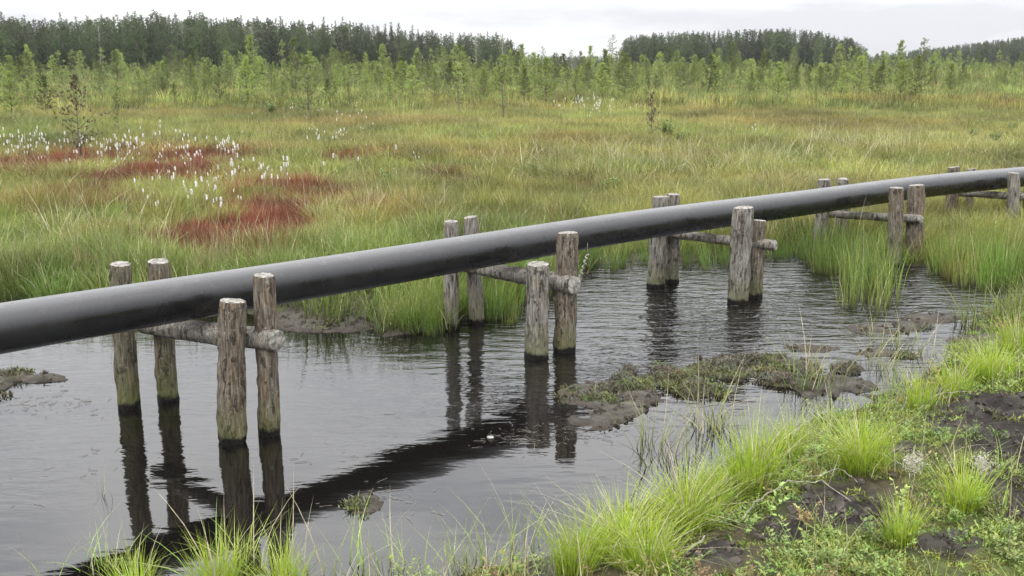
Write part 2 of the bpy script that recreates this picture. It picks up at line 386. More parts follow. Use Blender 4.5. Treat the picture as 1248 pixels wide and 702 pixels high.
# ground sheet: fine near the water, growing towards the horizon
def axis(lo, hi, step, far, g=1.09):
    a = list(np.arange(lo, hi, step)); s = step; v = a[-1]
    while v < far[1]: s *= g; v += s; a.append(v)
    s = step; v = lo; pre = []
    while v > far[0]: s *= g; v -= s; pre.append(v)
    return np.array(pre[::-1] + a)
xs = axis(-4.6, 7.0, .042, (-1400, 1400)); ys = axis(2.6, 11.4, .04, (-40, 1500))
X, Y = np.meshgrid(xs, ys); Z = height(X, Y)
v = np.stack([X, Y, Z], -1).reshape(-1, 3); nx, ny = len(xs), len(ys)
ii = np.arange(nx * ny).reshape(ny, nx)
f = np.stack([ii[:-1, :-1], ii[:-1, 1:], ii[1:, 1:], ii[1:, :-1]], -1).reshape(-1, 4)
xf, yf = X.ravel(), Y.ravel(); zf = Z.ravel()
kk = lambda a: np.asarray(a)[..., None]
peat = np.array([.030, .025, .021]); moss = np.array([.085, .10, .03]); litter = np.array([.07, .06, .032]); mud = np.array([.055, .046, .036]); drymud = np.array([.085, .077, .064])  # moss and litter darkened, shade in the gaps between plants put into the colour
nA = fbm(xf * 2.4, yf * 2.4, 61, 5); nB = fbm(xf * 8, yf * 8, 63, 4); nC = fbm(xf * .9, yf * .9, 67, 3)
soil = np.repeat(litter[None], len(xf), 0)
soil = soil + (moss - soil) * kk(sm(.42, .58, nA))
pk = ellf(xf, yf, PEAT, (nA - .5) * 1.2)
soil = soil + (peat - soil) * kk(np.clip(pk * 1.3, 0, 1)) ; soil = soil + (drymud - soil) * kk(np.clip(pk, 0, 1) * sm(.5, .65, nB) * .8)
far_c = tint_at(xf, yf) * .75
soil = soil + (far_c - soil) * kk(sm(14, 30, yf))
islk = sm(.09, .03, zf) * sm(14, 11, yf)
imud = drymud + (moss * .95 - drymud) * kk(sm(.50, .64, nA * .6 + nB * .4)); soil = soil + (imud - soil) * kk(islk)
soil = soil + (mud - soil) * kk(sm(.022, .006, zf)) * kk(sm(40, 20, yf))
rgba = np.concatenate([soil, np.ones((len(xf), 1))], 1)
gm = mesh('ground', v, f, [M['ground']], True, {'soil': ('FLOAT_COLOR', rgba)})
tag(link('ground', gm), kind='structure')
wm = mesh('water', [(-26, -3, 0), (26, -3, 0), (26, 19, 0), (-26, 19, 0)], [(0, 1, 2, 3)], [M['water']], False)
tag(link('water', wm), kind='structure')

# ------------------------------------------------------------------ scattered stuff with geometry nodes
def proto_coll(name, meshes):
    c = bpy.data.collections.new(name)
    for i, m in enumerate(meshes):
        o = bpy.data.objects.new('%s_%02d' % (name, i), m); c.objects.link(o)
    return c
def scatter(name, pts, yaw, scale, tint, coll, n, tilt=None, label=None, cat=None):
    k = len(pts); rot = np.zeros((k, 3)); rot[:, 2] = yaw
    if tilt is not None: rot[:, :2] = tilt
    m = bpy.data.meshes.new(name); m.vertices.add(k); m.vertices.foreach_set('co', np.asarray(pts, float).ravel())
    for an, ty, arr, key in (('rot', 'FLOAT_VECTOR', rot, 'vector'), ('scl', 'FLOAT', scale, 'value'), ('tint', 'FLOAT_COLOR', np.concatenate([tint, np.ones((k, 1))], 1), 'color'), ('pick', 'INT', RNG.integers(0, n, k), 'value')):
        a = m.attributes.new(an, ty, 'POINT'); a.data.foreach_set(key, np.asarray(arr).ravel())
    o = link(name, m)
    g = bpy.data.node_groups.new(name, 'GeometryNodeTree')
    g.interface.new_socket('Geometry', in_out='INPUT', socket_type='NodeSocketGeometry'); g.interface.new_socket('Geometry', in_out='OUTPUT', socket_type='NodeSocketGeometry')
    gi = g.nodes.new('NodeGroupInput'); go = g.nodes.new('NodeGroupOutput'); ip = g.nodes.new('GeometryNodeInstanceOnPoints')
    ci = g.nodes.new('GeometryNodeCollectionInfo'); ci.inputs['Collection'].default_value = coll; ci.inputs['Separate Children'].default_value = True; ci.inputs['Reset Children'].default_value = True
    ip.inputs['Pick Instance'].default_value = True
    def na(nm, ty):
        q = g.nodes.new('GeometryNodeInputNamedAttribute'); q.data_type = ty; q.inputs[0].default_value = nm; return q.outputs[0]
    g.links.new(gi.outputs[0], ip.inputs['Points']); g.links.new(ci.outputs[0], ip.inputs['Instance'])
    g.links.new(na('pick', 'INT'), ip.inputs['Instance Index']); g.links.new(na('rot', 'FLOAT_VECTOR'), ip.inputs['Rotation']); g.links.new(na('scl', 'FLOAT'), ip.inputs['Scale'])
    g.links.new(ip.outputs[0], go.inputs[0])
    md = o.modifiers.new('scatter', 'NODES'); md.node_group = g
    return tag(o, label, cat, kind='stuff')

def clump(n, h, rad, lean, w, seed, mat, seg=3, straws=0, up=.4):
    r = random.Random(seed); b = MB()
    for i in range(n):
        a = r.uniform(0, 6.28); q = rad * math.sqrt(r.random())
        az = a + r.gauss(0, .8)
        b.blade(Vector((q * math.cos(a), q * math.sin(a), -.02)), az, h * r.uniform(.5, 1.1), lean * r.uniform(.1, 1.3) * (up + q / rad), w * r.uniform(.6, 1.3), r.uniform(.4, 1.3), seg, 0, r.uniform(-1.3, 1.3))
    for i in range(straws):
        a = r.uniform(0, 6.28); q = rad * r.random()
        b.blade(Vector((q * math.cos(a), q * math.sin(a), 0)), r.uniform(0, 6.28), h * r.uniform(.8, 1.35), lean * r.uniform(.2, 1.6), w * 1.1, .8, seg, 1, r.uniform(-1, 1))
    return b.build('clump', [mat, M['straw']])
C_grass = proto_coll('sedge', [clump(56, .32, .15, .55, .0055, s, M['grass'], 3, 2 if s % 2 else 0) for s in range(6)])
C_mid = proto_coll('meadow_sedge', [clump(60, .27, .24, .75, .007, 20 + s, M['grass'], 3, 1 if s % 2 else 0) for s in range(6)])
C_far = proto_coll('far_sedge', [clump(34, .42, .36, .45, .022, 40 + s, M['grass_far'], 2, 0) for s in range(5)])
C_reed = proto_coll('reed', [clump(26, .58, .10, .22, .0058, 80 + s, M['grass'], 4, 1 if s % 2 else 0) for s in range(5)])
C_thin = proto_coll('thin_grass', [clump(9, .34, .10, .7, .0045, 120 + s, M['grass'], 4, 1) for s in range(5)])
def mossm(seed):
    r = random.Random(seed); b = MB()
    for i in range(46):
        a = r.uniform(0, 6.28); q = .075 * math.sqrt(r.random()); p0 = Vector((q * math.cos(a), q * math.sin(a), -.004))
        b.blade(p0, r.uniform(0, 6.28), r.uniform(.012, .04), r.uniform(.3, 1.4), r.uniform(.006, .013), .8, 2, 0, r.uniform(-1.5, 1.5))
    return b.build('moss', [M['moss']])
C_moss = proto_coll('moss_bits', [mossm(s) for s in range(5)])
def herbm(seed):
    r = random.Random(seed); b = MB()
    for i in range(5):
        a = r.uniform(0, 6.28); top = Vector((r.gauss(0, .05), r.gauss(0, .05), r.uniform(.05, .12)))
        b.tube([(0, 0, 0), top * .5, top], .001, 3, al=.8)
        for k in range(9):
            t = r.uniform(.2, 1); p0 = top * t; az = r.uniform(0, 6.28); l = r.uniform(.010, .024); d = Vector((math.cos(az), math.sin(az), r.uniform(.1, .7))).normalized(); s_ = Vector((-math.sin(az), math.cos(az), r.uniform(-.3, .3))) * l * .28
            b.quad(p0, p0 + d * l * .5 - s_, p0 + d * l, p0 + d * l * .5 + s_, 0, (.4, .6, .8, .6))
    return b.build('herb', [M['moss']])
C_herb = proto_coll('herbs', [herbm(s) for s in range(5)])

def sample(n, y0, y1, wide=.62, extra=1.5):
    u = RNG.random(n); y = np.sqrt(y0 * y0 + u * (y1 * y1 - y0 * y0)); x = (RNG.random(n) * 2 - 1) * (wide * y + extra); return x, y
def jit(c, s=.12): return np.clip(c * (1 + RNG.normal(0, s, (len(c), 1))) * (1 + RNG.normal(0, s * .35, c.shape)), 0, 1)

# meadow behind the pool
def meadow(name, n, y0, y1, coll, k, smin, smax, label):
    x, y = sample(n, y0, y1); z = height(x, y)
    s = np.where(y < 22, poly_sd(x, y, POOL), 5.0)
    far_side = y > 6.4 + np.clip(x, 0, 9) * .0
    beyond = far_side & ((y > 7.0) | (x < -1.0))
    pr = fbm(x * .8, y * .8, 71, 3)
    ok = (z > .012) & beyond & (s > .02) & (RNG.random(n) < .35 + 1.1 * pr)
    mudbank = ellf(x, y, ell([(410, 382, 75, 22), (500, 385, 20, 10)], .03)); ok &= RNG.random(n) > mudbank * .93
    near_r = (x > 2.6) & (y < 9.4) & (s < 3) & (y < 7.6); ok &= ~near_r
    x, y, z = x[ok], y[ok], z[ok]
    hs = fbm(x * .7, y * .7, 77, 3)
    sc = (smin + (smax - smin) * (.5 * hs + .5 * sm(.35, .65, fbm(x * 2.3, y * 2.3, 79, 3)))) * RNG.uniform(.7, 1.3, len(x))
    red = ellf(x, y, RED, 0); sc = sc * (1 - .30 * red)
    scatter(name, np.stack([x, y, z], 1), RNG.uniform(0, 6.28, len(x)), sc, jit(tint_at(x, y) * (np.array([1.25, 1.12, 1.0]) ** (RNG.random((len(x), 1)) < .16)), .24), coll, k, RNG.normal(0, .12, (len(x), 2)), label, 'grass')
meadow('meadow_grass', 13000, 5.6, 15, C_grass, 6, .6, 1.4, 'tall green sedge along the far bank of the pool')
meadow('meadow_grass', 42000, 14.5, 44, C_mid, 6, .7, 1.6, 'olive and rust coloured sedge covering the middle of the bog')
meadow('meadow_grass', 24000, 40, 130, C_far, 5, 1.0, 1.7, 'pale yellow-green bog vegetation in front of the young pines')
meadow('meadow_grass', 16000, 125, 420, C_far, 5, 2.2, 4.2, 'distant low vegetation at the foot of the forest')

# sedge standing in the water and on the shore
def patch(name, polys, dens, coll, k, smin, smax, base, label, vary=.14, zmin=-.02, mixc=None, lean=.10):
    xs_, ys_ = [], []
    for (cx, cy, rx, ry) in polys:
        c = P(cx, cy); wx = abs(P(cx + rx, cy)[0] - c[0]); wy = abs(P(cx, cy - ry)[1] - P(cx, cy + ry)[1]) / 2
        n = int(math.pi * wx * wy * dens) + 1; a = RNG.uniform(0, 6.28, n); r_ = np.sqrt(RNG.random(n)) * (1 + RNG.normal(0, .22, n))
        xs_.append(c[0] + wx * r_ * np.cos(a)); ys_.append(c[1] + wy * r_ * np.sin(a))
    x = np.concatenate(xs_); y = np.concatenate(ys_); z = np.maximum(height(x, y), zmin)
    th = RNG.random(len(x)) < .25 + 1.5 * sm(.35, .65, fbm(x * 4, y * 4, 97, 3)); x, y, z = x[th], y[th], z[th]
    c = np.repeat(np.array(base)[None], len(x), 0)
    if mixc is not None: c = c + (np.array(mixc) - c) * sm(.4, .62, fbm(x * 3, y * 3, 91, 3))[:, None]
    scatter(name, np.stack([x, y, z], 1), RNG.uniform(0, 6.28, len(x)), (smin + (smax - smin) * (.5 * RNG.random(len(x)) + .5 * sm(.3, .7, fbm(x * 3, y * 3, 99, 3)))) * RNG.uniform(.75, 1.12, len(x)), jit(c, vary), coll, k, RNG.normal(0, lean, (len(x), 2)), label, 'grass')
patch('reed_bed', [(1036, 346, 30, 22), (1050, 332, 24, 14), (1010, 328, 20, 12), (1046, 372, 24, 7), (985, 330, 10, 10)], 62, C_reed, 5, .6, 1.2, (.15, .23, .05), 'tall green sedge standing in water between the third and fourth supports', mixc=(.22, .27, .07))
patch('reed_bed', [(1192, 338, 52, 14), (1245, 332, 50, 18), (1330, 336, 70, 18), (1170, 326, 26, 7)], 80, C_reed, 5, .7, 1.1, (.16, .27, .045), 'dense green sedge in the water at the right edge of the pool', mixc=(.23, .26, .07))
patch('reed_bed', [(505, 400, 32, 9), (530, 395, 20, 10), (600, 388, 40, 8)], 95, C_reed, 5, .5, .85, (.17, .27, .05), 'green sedge clump in the water beside the second support', mixc=(.24, .28, .08))
patch('reed_bed', [(740, 326, 50, 6), (850, 322, 70, 5), (960, 314, 30, 6), (690, 345, 30, 8)], 55, C_reed, 5, .5, .8, (.14, .22, .045), 'sedge fringe overhanging the far shore behind the pipe')
patch('reed_bed', [(170, 352, 70, 12), (60, 350, 60, 10), (270, 350, 60, 12), (370, 335, 60, 14)], 30, C_reed, 5, .6, .95, (.19, .25, .07), 'tall pale sedge on the far shore at the left', mixc=(.33, .30, .15))
# thin grass along the near edge
patch('shore_grass', [(120, 706, 60, 12), (175, 690, 40, 16), (290, 700, 50, 18), (370, 700, 60, 16), (470, 695, 60, 14), (560, 690, 50, 12), (620, 680, 40, 12)], 75, C_thin, 5, .7, 1.25, (.30, .40, .09), 'thin pale grass standing in the water along the near edge', mixc=(.30, .36, .12))
patch('shore_grass', [(800, 560, 26, 22), (865, 520, 20, 20), (1080, 455, 30, 12), (1000, 480, 30, 16), (985, 450, 10, 6), (1100, 420, 26, 12)], 60, C_thin, 5, .8, 1.3, (.17, .25, .06), 'sparse sedge stems rising from the water beside the moss islets', mixc=(.26, .28, .10))
patch('shore_grass', [(430, 425, 60, 10), (650, 530, 40, 8), (455, 455, 20, 14), (60, 600, 60, 20)], 10, C_thin, 5, .3, .6, (.07, .07, .04), 'few dark stems floating and standing in the calm water')
patch('shore_grass', [(840, 455, 60, 14), (740, 488, 34, 14), (900, 440, 60, 10), (1060, 400, 34, 8), (20, 465, 60, 12)], 14, C_thin, 5, .15, .35, (.15, .17, .06), 'short sparse grass on the mud and moss islets')

def clodm(seed):
    r = random.Random(seed); bm = bmesh.new(); bmesh.ops.create_icosphere(bm, subdivisions=2, radius=.024)
    for q_ in bm.verts: q_.co *= r.uniform(.55, 1.3); q_.co.z *= .6
    m = bpy.data.meshes.new('clod'); bm.to_mesh(m); bm.free(); m.materials.append(M['clod']); return m
C_clod = proto_coll('clods', [clodm(s) for s in range(5)])
def CLODS(): return C_clod
# near bank: lime grass, herbs and moss
x = RNG.uniform(-.8, 6.6, 30000); y = RNG.uniform(2.4, 8.6, 30000); s = poly_sd(x, y, POOL); z = height(x, y)
nearb = (s > .0) & (z > .01) & (y < 3.2 + 1.0 * np.clip(x + .9, 0, 9) ** .95 * 1.25)
pk = ellf(x, y, PEAT, (fbm(x * 2.4, y * 2.4, 61, 5) - .5) * 1.2)
g = fbm(x * 1.6, y * 1.6, 83, 4)
base = np.array([.27, .38, .065]) + (np.array([.24, .22, .08]) - np.array([.27, .38, .065])) * sm(.5, .68, fbm(x * 2.3, y * 2.3, 85, 3))[:, None]
u = RNG.random(len(x))
ok = nearb & (u < (.12 + .55 * sm(.45, .65, g) + .06 * sm(.5, .1, s)) * (1 - .95 * pk) * .30)
scatter('bank_grass', np.stack([x, y, z], 1)[ok], RNG.uniform(0, 6.28, ok.sum()), .35 + .45 * RNG.random(ok.sum()), jit(base[ok]), C_thin, 5, RNG.normal(0, .15, (ok.sum(), 2)), 'short yellow-green grass covering the near right bank', 'grass')
ok = nearb & (RNG.random(len(x)) < .13 * (1 - .95 * pk) * (.4 + sm(.4, .6, fbm(x * 3, y * 3, 87, 3))))
hc = np.array([.20, .27, .07]) + (np.array([.26, .17, .08]) - np.array([.20, .27, .07])) * sm(.55, .7, fbm(x * 4, y * 4, 89, 3))[:, None]
scatter('bank_herbs', np.stack([x, y, z], 1)[ok], RNG.uniform(0, 6.28, ok.sum()), .5 + .7 * RNG.random(ok.sum()), jit(hc[ok], .2), C_herb, 5, RNG.normal(0, .2, (ok.sum(), 2)), 'small leafy herbs creeping over the peat of the near bank', 'herbs')
ok = nearb & (RNG.random(len(x)) < .60 * (1 - .93 * pk) * sm(.4, .6, fbm(x * 2.4, y * 2.4, 61, 5)) + .06)
mc = np.repeat(np.array([[.22, .27, .06]]), len(x), 0)
scatter('moss', np.stack([x, y, z], 1)[ok], RNG.uniform(0, 6.28, ok.sum()), .35 + .55 * RNG.random(ok.sum()), jit(mc[ok], .3), C_moss, 5, None, 'yellow-green moss cushions on the near bank', 'moss')
xi, yi = [], []
for (cx, cy, rx, ry, h) in ISL:
    n = int(rx * ry * 3.14 * 260) + 4; a = RNG.uniform(0, 6.28, n); r_ = np.sqrt(RNG.random(n)) * 1.1; xi.append(cx + rx * r_ * np.cos(a)); yi.append(cy + ry * r_ * np.sin(a))
e = ell([(410, 384, 80, 20)], .03)[0]; n = 500; xi.append(RNG.normal(e[0], e[2] * .5, n)); yi.append(RNG.normal(e[1], e[3] * .6, n))
xi = np.concatenate(xi); yi = np.concatenate(yi); zi = height(xi, yi); ok = (zi > .002) & (fbm(xi * 2.4, yi * 2.4, 61, 5) > .54)
for nn in (0,):
    okc = (zi > -.004) & (RNG.random(len(xi)) < .5)
    scatter('mud_lumps', np.stack([xi, yi, zi], 1)[okc], RNG.uniform(0, 6.28, okc.sum()), .2 + .9 * RNG.random(okc.sum()) ** 2, np.full((okc.sum(), 3), .1), CLODS(), 5, RNG.uniform(0, 6, (okc.sum(), 2)), 'small dark wet mud lumps on the low islets in the pool', 'soil')
mc = np.array([.13, .145, .05]) + (np.array([.13, .115, .08]) - np.array([.15, .16, .06])) * sm(.4, .6, fbm(xi * 5, yi * 5, 93, 3))[:, None]
scatter('moss', np.stack([xi, yi, zi], 1)[ok], RNG.uniform(0, 6.28, ok.sum()), .4 + .6 * RNG.random(ok.sum()), jit(mc[ok], .25), C_moss, 5, None, 'dull green and brown moss on the low mud islets in the pool', 'moss')
patch('bank_straw', [(1180, 640, 60, 40), (1080, 640, 60, 40), (1000, 560, 60, 30), (900, 650, 50, 30), (1120, 480, 40, 16)], 26, C_thin, 5, .5, 1.0, (.28, .34, .09), 'upright thin grass stems among the herbs of the near bank', mixc=(.42, .38, .2))
patch('meadow_straw', [(90, 310, 90, 30), (480, 272, 110, 18), (300, 312, 80, 8), (820, 215, 200, 20), (1100, 190, 160, 14)], 10, C_thin, 5, 1.3, 2.0, (.34, .36, .14), 'pale taller stems standing above the sedge behind the pipe', mixc=(.48, .44, .26))
# peat clods
ok = nearb & (RNG.random(len(x)) < .85 * pk + .03)
scatter('peat_clods', np.stack([x, y, z], 1)[ok], RNG.uniform(0, 6.28, ok.sum()), .15 + 1.1 * RNG.random(ok.sum()) ** 3, mc[:1].repeat(ok.sum(), 0), C_clod, 5, RNG.uniform(0, 6, (ok.sum(), 2)), 'loose dark peat crumbs on the bare soil of the near bank', 'soil')

# straws and leaf bits afloat
lm = []
for sd_ in range(4):
    rr_ = random.Random(sd_); b = MB()
    for i in range(5):
        p0 = Vector((rr_.gauss(0, .09), rr_.gauss(0, .05), .003)); a_ = rr_.uniform(0, 3.14); l_ = rr_.uniform(.012, .07)
        b.tube([p0, p0 + Vector((math.cos(a_) * l_, math.sin(a_) * l_, .001))], .0009, 4)
    lm.append(b.build('litter', [M['twig_dark'] if sd_ % 2 else M['twig']]))
C_lit = proto_coll('litter_bits', lm)
xl, yl = [], []
for (cx, cy, rx, ry, n_) in [(445, 425, 70, 12, 60), (650, 532, 50, 8, 34), (110, 560, 90, 40, 5), (470, 520, 150, 50, 6), (800, 520, 80, 20, 16), (450, 610, 40, 12, 14), (50, 492, 40, 8, 16), (950, 400, 120, 30, 30)]:
    c = P(cx, cy); xl.append(RNG.normal(c[0], abs(P(cx + rx, cy)[0] - c[0]) * .6, n_)); yl.append(RNG.normal(c[1], abs(P(cx, cy - ry)[1] - c[1]) * .6, n_))
xl = np.concatenate(xl); yl = np.concatenate(yl); scatter('floating_litter', np.stack([xl, yl, np.zeros(len(xl))], 1), RNG.uniform(0, 6.28, len(xl)), RNG.uniform(.5, 1.2, len(xl)), np.full((len(xl), 3), .1), C_lit, 4, None, 'straws and plant bits floating on the dark pool', 'litter')

# ------------------------------------------------------------------ bright tussocks, each a thing
def tussock_mesh(seed, n, h, rad, lean, w):
    r = random.Random(seed); b = MB()
    for i in range(n):
        a = r.uniform(0, 6.28); q_ = rad * math.sqrt(r.random()) * .55
        b.blade(Vector((q_ * math.cos(a), q_ * math.sin(a), -.03)), a + r.gauss(0, .35), h * r.uniform(.55, 1.08), lean * r.uniform(.15, 1.2) * (.25 + q_ / rad * 1.5), w * r.uniform(.6, 1.2), r.uniform(.5, 1.3), 4, 0, r.uniform(-1, 1))
    for i in range(n // 11):
        a = r.uniform(0, 6.28); b.blade(Vector((0, 0, 0)), a, h * r.uniform(.5, 1.25), lean * r.uniform(.5, 1.8), w, .9, 4, 1, 0)
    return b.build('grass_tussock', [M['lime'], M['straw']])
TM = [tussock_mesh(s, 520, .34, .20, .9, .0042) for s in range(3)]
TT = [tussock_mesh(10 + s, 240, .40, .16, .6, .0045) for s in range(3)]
tus = [(1048, 590, .95, 0, 'bright lime dome-shaped grass tussock beside the bare peat patch'),
       (918, 600, 1.15, 1, 'bright lime grass tussock at the water edge just left of the domed one'),
       (960, 560, .8, 1, 'upright green tussock behind the two brightest lime tussocks'),
       (838, 640, .95, 0, 'low spreading lime tussock left of the bare peat hollow'),
       (760, 672, 1.0, 0, 'broad lime tussock at the bottom beside the water'),
       (700, 700, .85, 1, 'ragged pale green tussock leaning over the water at the bottom centre'),
       (1205, 462, .95, 0, 'lime grass tussock at the right edge above the dark peat slope'),
       (1165, 480, .75, 1, 'small upright tussock just left of the dark peat slope'),
       (1240, 440, 1.0, 1, 'tall green tussock at the far right beyond the peat slope'),
       (1120, 500, .8, 1, 'grey-green sedge tussock with dead stalks at the water edge'),
       (345, 708, .75, 1, 'pale green tussock at the bottom left in front of the pipe reflection'),
       (265, 712, .85, 1, 'wispy grass tussock at the bottom left below the front posts'),
       (165, 712, .65, 1, 'leftmost wispy grass tussock at the bottom edge'),
       (1170, 650, .75, 1, 'loose green tussock among herbs near the bottom right corner'),
       (790, 702, .8, 0, 'lime tussock cut by the bottom edge left of the peat hollow'),
       (1095, 690, .6, 1, 'small loose grass tussock at the bottom right among the herbs'),
       (880, 605, .7, 0, 'small lime tussock squeezed between two larger ones on the shore')]
for i, (px, py, s_, kd, lab) in enumerate(tus):
    c = P(px, py, .08); z_ = max(hz(c.x, c.y), 0)
    o = link('grass_tussock', (TM if kd == 0 else TT)[i % 3]); o.location = (c.x, c.y, z_ - .01); o.rotation_euler = (RNG.normal(0, .05), RNG.normal(0, .05), i * 1.3); o.scale = (s_,) * 3
    tag(o, lab, 'grass tussock', 'grass tussocks on the near bank')

# ------------------------------------------------------------------ pipe
pipe_px = [(0, 398.5), (100, 382.5), (205, 366.5), (300, 353), (414, 333), (500, 319), (624, 299.5), (760, 279), (834, 269), (960, 251.5), (1104, 231), (1180, 221), (1248, 213.5)]
PZ = np.interp([k[0] for k in pipe_px], [0, 240, 860, 1248], [.745, .745, .69, .68])
pw = [P(px, py, float(zz)) for (px, py), zz in zip(pipe_px, PZ)]
k0 = np.polyfit([p_.x for p_ in pw], [p_.y for p_ in pw], 3); kz = np.polyfit([p_.x for p_ in pw], [p_.z for p_ in pw], 1)
x0, x1 = pw[0].x, pw[-1].x
def pipe_at(x_):
    xc = min(max(x_, x0), x1); sl = np.polyval(np.polyder(k0), xc)
    return Vector((x_, np.polyval(k0, xc) + sl * (x_ - xc), float(np.polyval(kz, xc)) + .006 * math.sin(x_ * 1.7)))
PR = .125
path = [pipe_at(t) for t in np.linspace(x0 - 6, x1 + 14, 130)]
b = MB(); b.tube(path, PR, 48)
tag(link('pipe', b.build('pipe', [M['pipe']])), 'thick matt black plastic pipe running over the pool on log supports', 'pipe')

# ------------------------------------------------------------------ log supports
def log_mesh(name, p0, p1, r0, r1, mat, seed, n=30, rings=60, cut=True, knots=3, top_tilt=.1):
    r = random.Random(seed); b = MB(); ax = (p1 - p0); Ln = ax.length; t = ax.normalized()
    a = Vector((0, 0, 1)) if abs(t.z) < .7 else Vector((1, 0, 0)); u = t.cross(a).normalized(); w = t.cross(u)
    fr_, an_ = np.meshgrid(np.arange(rings + 1) / rings, 2 * np.pi * np.arange(n) / n, indexing='ij')
    BK = fbm(np.cos(an_) * 2.2 + seed, fr_ * Ln * 7 + np.sin(an_) * 2.2, seed % 97, 3)
    kn = [(r.uniform(.15, .9), r.uniform(0, 6.28), r.uniform(.06, .16)) for _ in range(knots)]
    bend = Vector((r.gauss(0, .006), r.gauss(0, .006), 0))
    ph = [r.uniform(0, 6.28) for _ in range(4)]
    tl = (r.uniform(-top_tilt, top_tilt), r.uniform(-top_tilt, top_tilt))
    vs = []; fs = []; mi = []
    for i in range(rings + 1):
        f_ = i / rings; base = p0 + ax * f_ + bend * math.sin(f_ * 3.14)
        rr = r0 + (r1 - r0) * f_
        if i == rings: rr *= .93
        for k in range(n):
            an = 2 * math.pi * k / n
            q_ = rr * (1 + .035 * math.sin(2 * an + ph[0]) + .02 * math.sin(3 * an + ph[1] + f_ * 3) + .012 * math.sin(f_ * 17 + ph[2]) + .018 * (r.random() - .5) * 2)
            bk = float(BK[i, k])
            q_ += rr * (.085 if bk > .52 else .0) + rr * .10 * (bk - .5)
            for (kf, ka, kh) in kn:
                da = math.atan2(math.sin(an - ka), math.cos(an - ka)); dd = ((f_ - kf) * Ln / .035) ** 2 + (da * rr / .03) ** 2
                q_ += rr * kh * math.exp(-dd)
            off = (u * math.cos(an) + w * math.sin(an)) * q_
            e = t * ((math.cos(an) * tl[0] + math.sin(an) * tl[1]) * rr * (f_ > .97))
            vs.append(base + off + e)
    for i in range(rings):
        for k in range(n):
            q_ = i * n; k2 = (k + 1) % n; fs.append((q_ + k, q_ + k2, q_ + n + k2, q_ + n + k))
    ends = []
    def cap(ring, sgn):
        cv = []; cf = []; c0 = 0; ends.append((cv, cf)); idx = [vs[ring * n + k] for k in range(n)]; c = sum(idx, Vector()) / n
        cv.extend([q_ + t * sgn * .001 for q_ in idx]); cv.extend([c + (q_ - c) * .85 + t * sgn * (.006 + r.uniform(-.0015, .0015)) for q_ in idx]); cv.append(c + t * sgn * .005)
        for k in range(n):
            k2 = (k + 1) % n
            f4 = (c0 + k, c0 + k2, c0 + n + k2, c0 + n + k); f3 = (c0 + n + k, c0 + n + k2, c0 + 2 * n)
            cf.append(f4 if sgn > 0 else f4[::-1]); cf.append(f3 if sgn > 0 else f3[::-1])
    cap(rings, 1)
    if not cut: cap(0, -1)
    else: fs.append(tuple(range(n - 1, -1, -1)))
    return mesh(name, vs, fs, [mat], True), [mesh('cut_end', cv, cf, [M['sawn']], True) for cv, cf in ends]
def add_log(name, root, p0, p1, r0, r1, mat, seed, **k):
    m1, m2 = log_mesh(name, p0 - root.location, p1 - root.location, r0, r1, mat, seed, **k)
    o = link(name, m1, root); [link('cut_end', k2, o) for k2 in m2]; return o
def DPT(pt): return pt.y * math.cos(PITCH) + (EYE - pt.z) * math.sin(PITCH)
# posts: top px, bottom px at the water line, width px, material ; beam: two ends px, radii
sup = [
  dict(label='nearest log support, its two front posts of unequal height in open water at left', posts=[(283, 367, 287, 537, 33, 'wood_bark'), (322, 336, 329, 528, 27, 'wood_bark'), (147, 322, 159, 496, 26, 'wood_mossy'), (193, 319, 205, 487, 26, 'wood_mossy')],
       beam=((176, 396), (338, 415), .052, .058, 'wood_grey')),
  dict(label='second log support with a thick forked crossbar and a short grey front post', posts=[(656, 322, 653, 435, 28, 'wood_grey'), (692, 284, 688, 427, 26, 'wood_bark'), (550, 270, 550, 400, 19, 'wood_grey'), (573, 265, 582, 394, 18, 'wood_grey')],
       beam=((560, 323), (700, 347), .045, .062, 'wood_grey')),
  dict(label='third log support, a wide pale grey front post before a thinner short one', posts=[(906, 253, 901, 369, 25, 'wood_grey'), (926, 269, 921, 363, 17, 'wood_bark'), (805, 240, 799, 349, 22, 'wood_grey'), (821, 237, 818, 344, 18, 'wood_grey')],
       beam=((806, 284), (945, 299), .038, .044, 'wood_grey')),
  dict(label='fourth log support with orange-patched twin front posts standing among sedge', posts=[(1093, 229, 1089, 324, 18, 'wood_bark'), (1117, 226, 1111, 319, 20, 'wood_bark'), (1005, 219, 998, 310, 16, 'wood_grey'), (1028, 218, 1024, 304, 14, 'wood_grey')],
       beam=((1000, 260), (1122, 267), .038, .044, 'wood_grey')),
  dict(label='farthest log support half hidden in sedge at the right edge', posts=[(1236, 211, 1232, 291, 14, 'wood_grey'), (1256, 208, 1252, 287, 14, 'wood_bark'), (1162, 204, 1158, 281, 14, 'wood_bark'), (1184, 206, 1180, 277, 10, 'wood_grey')],
       beam=((1150, 234), (1262, 241), .038, .042, 'wood_grey'))]
sd_i = 300
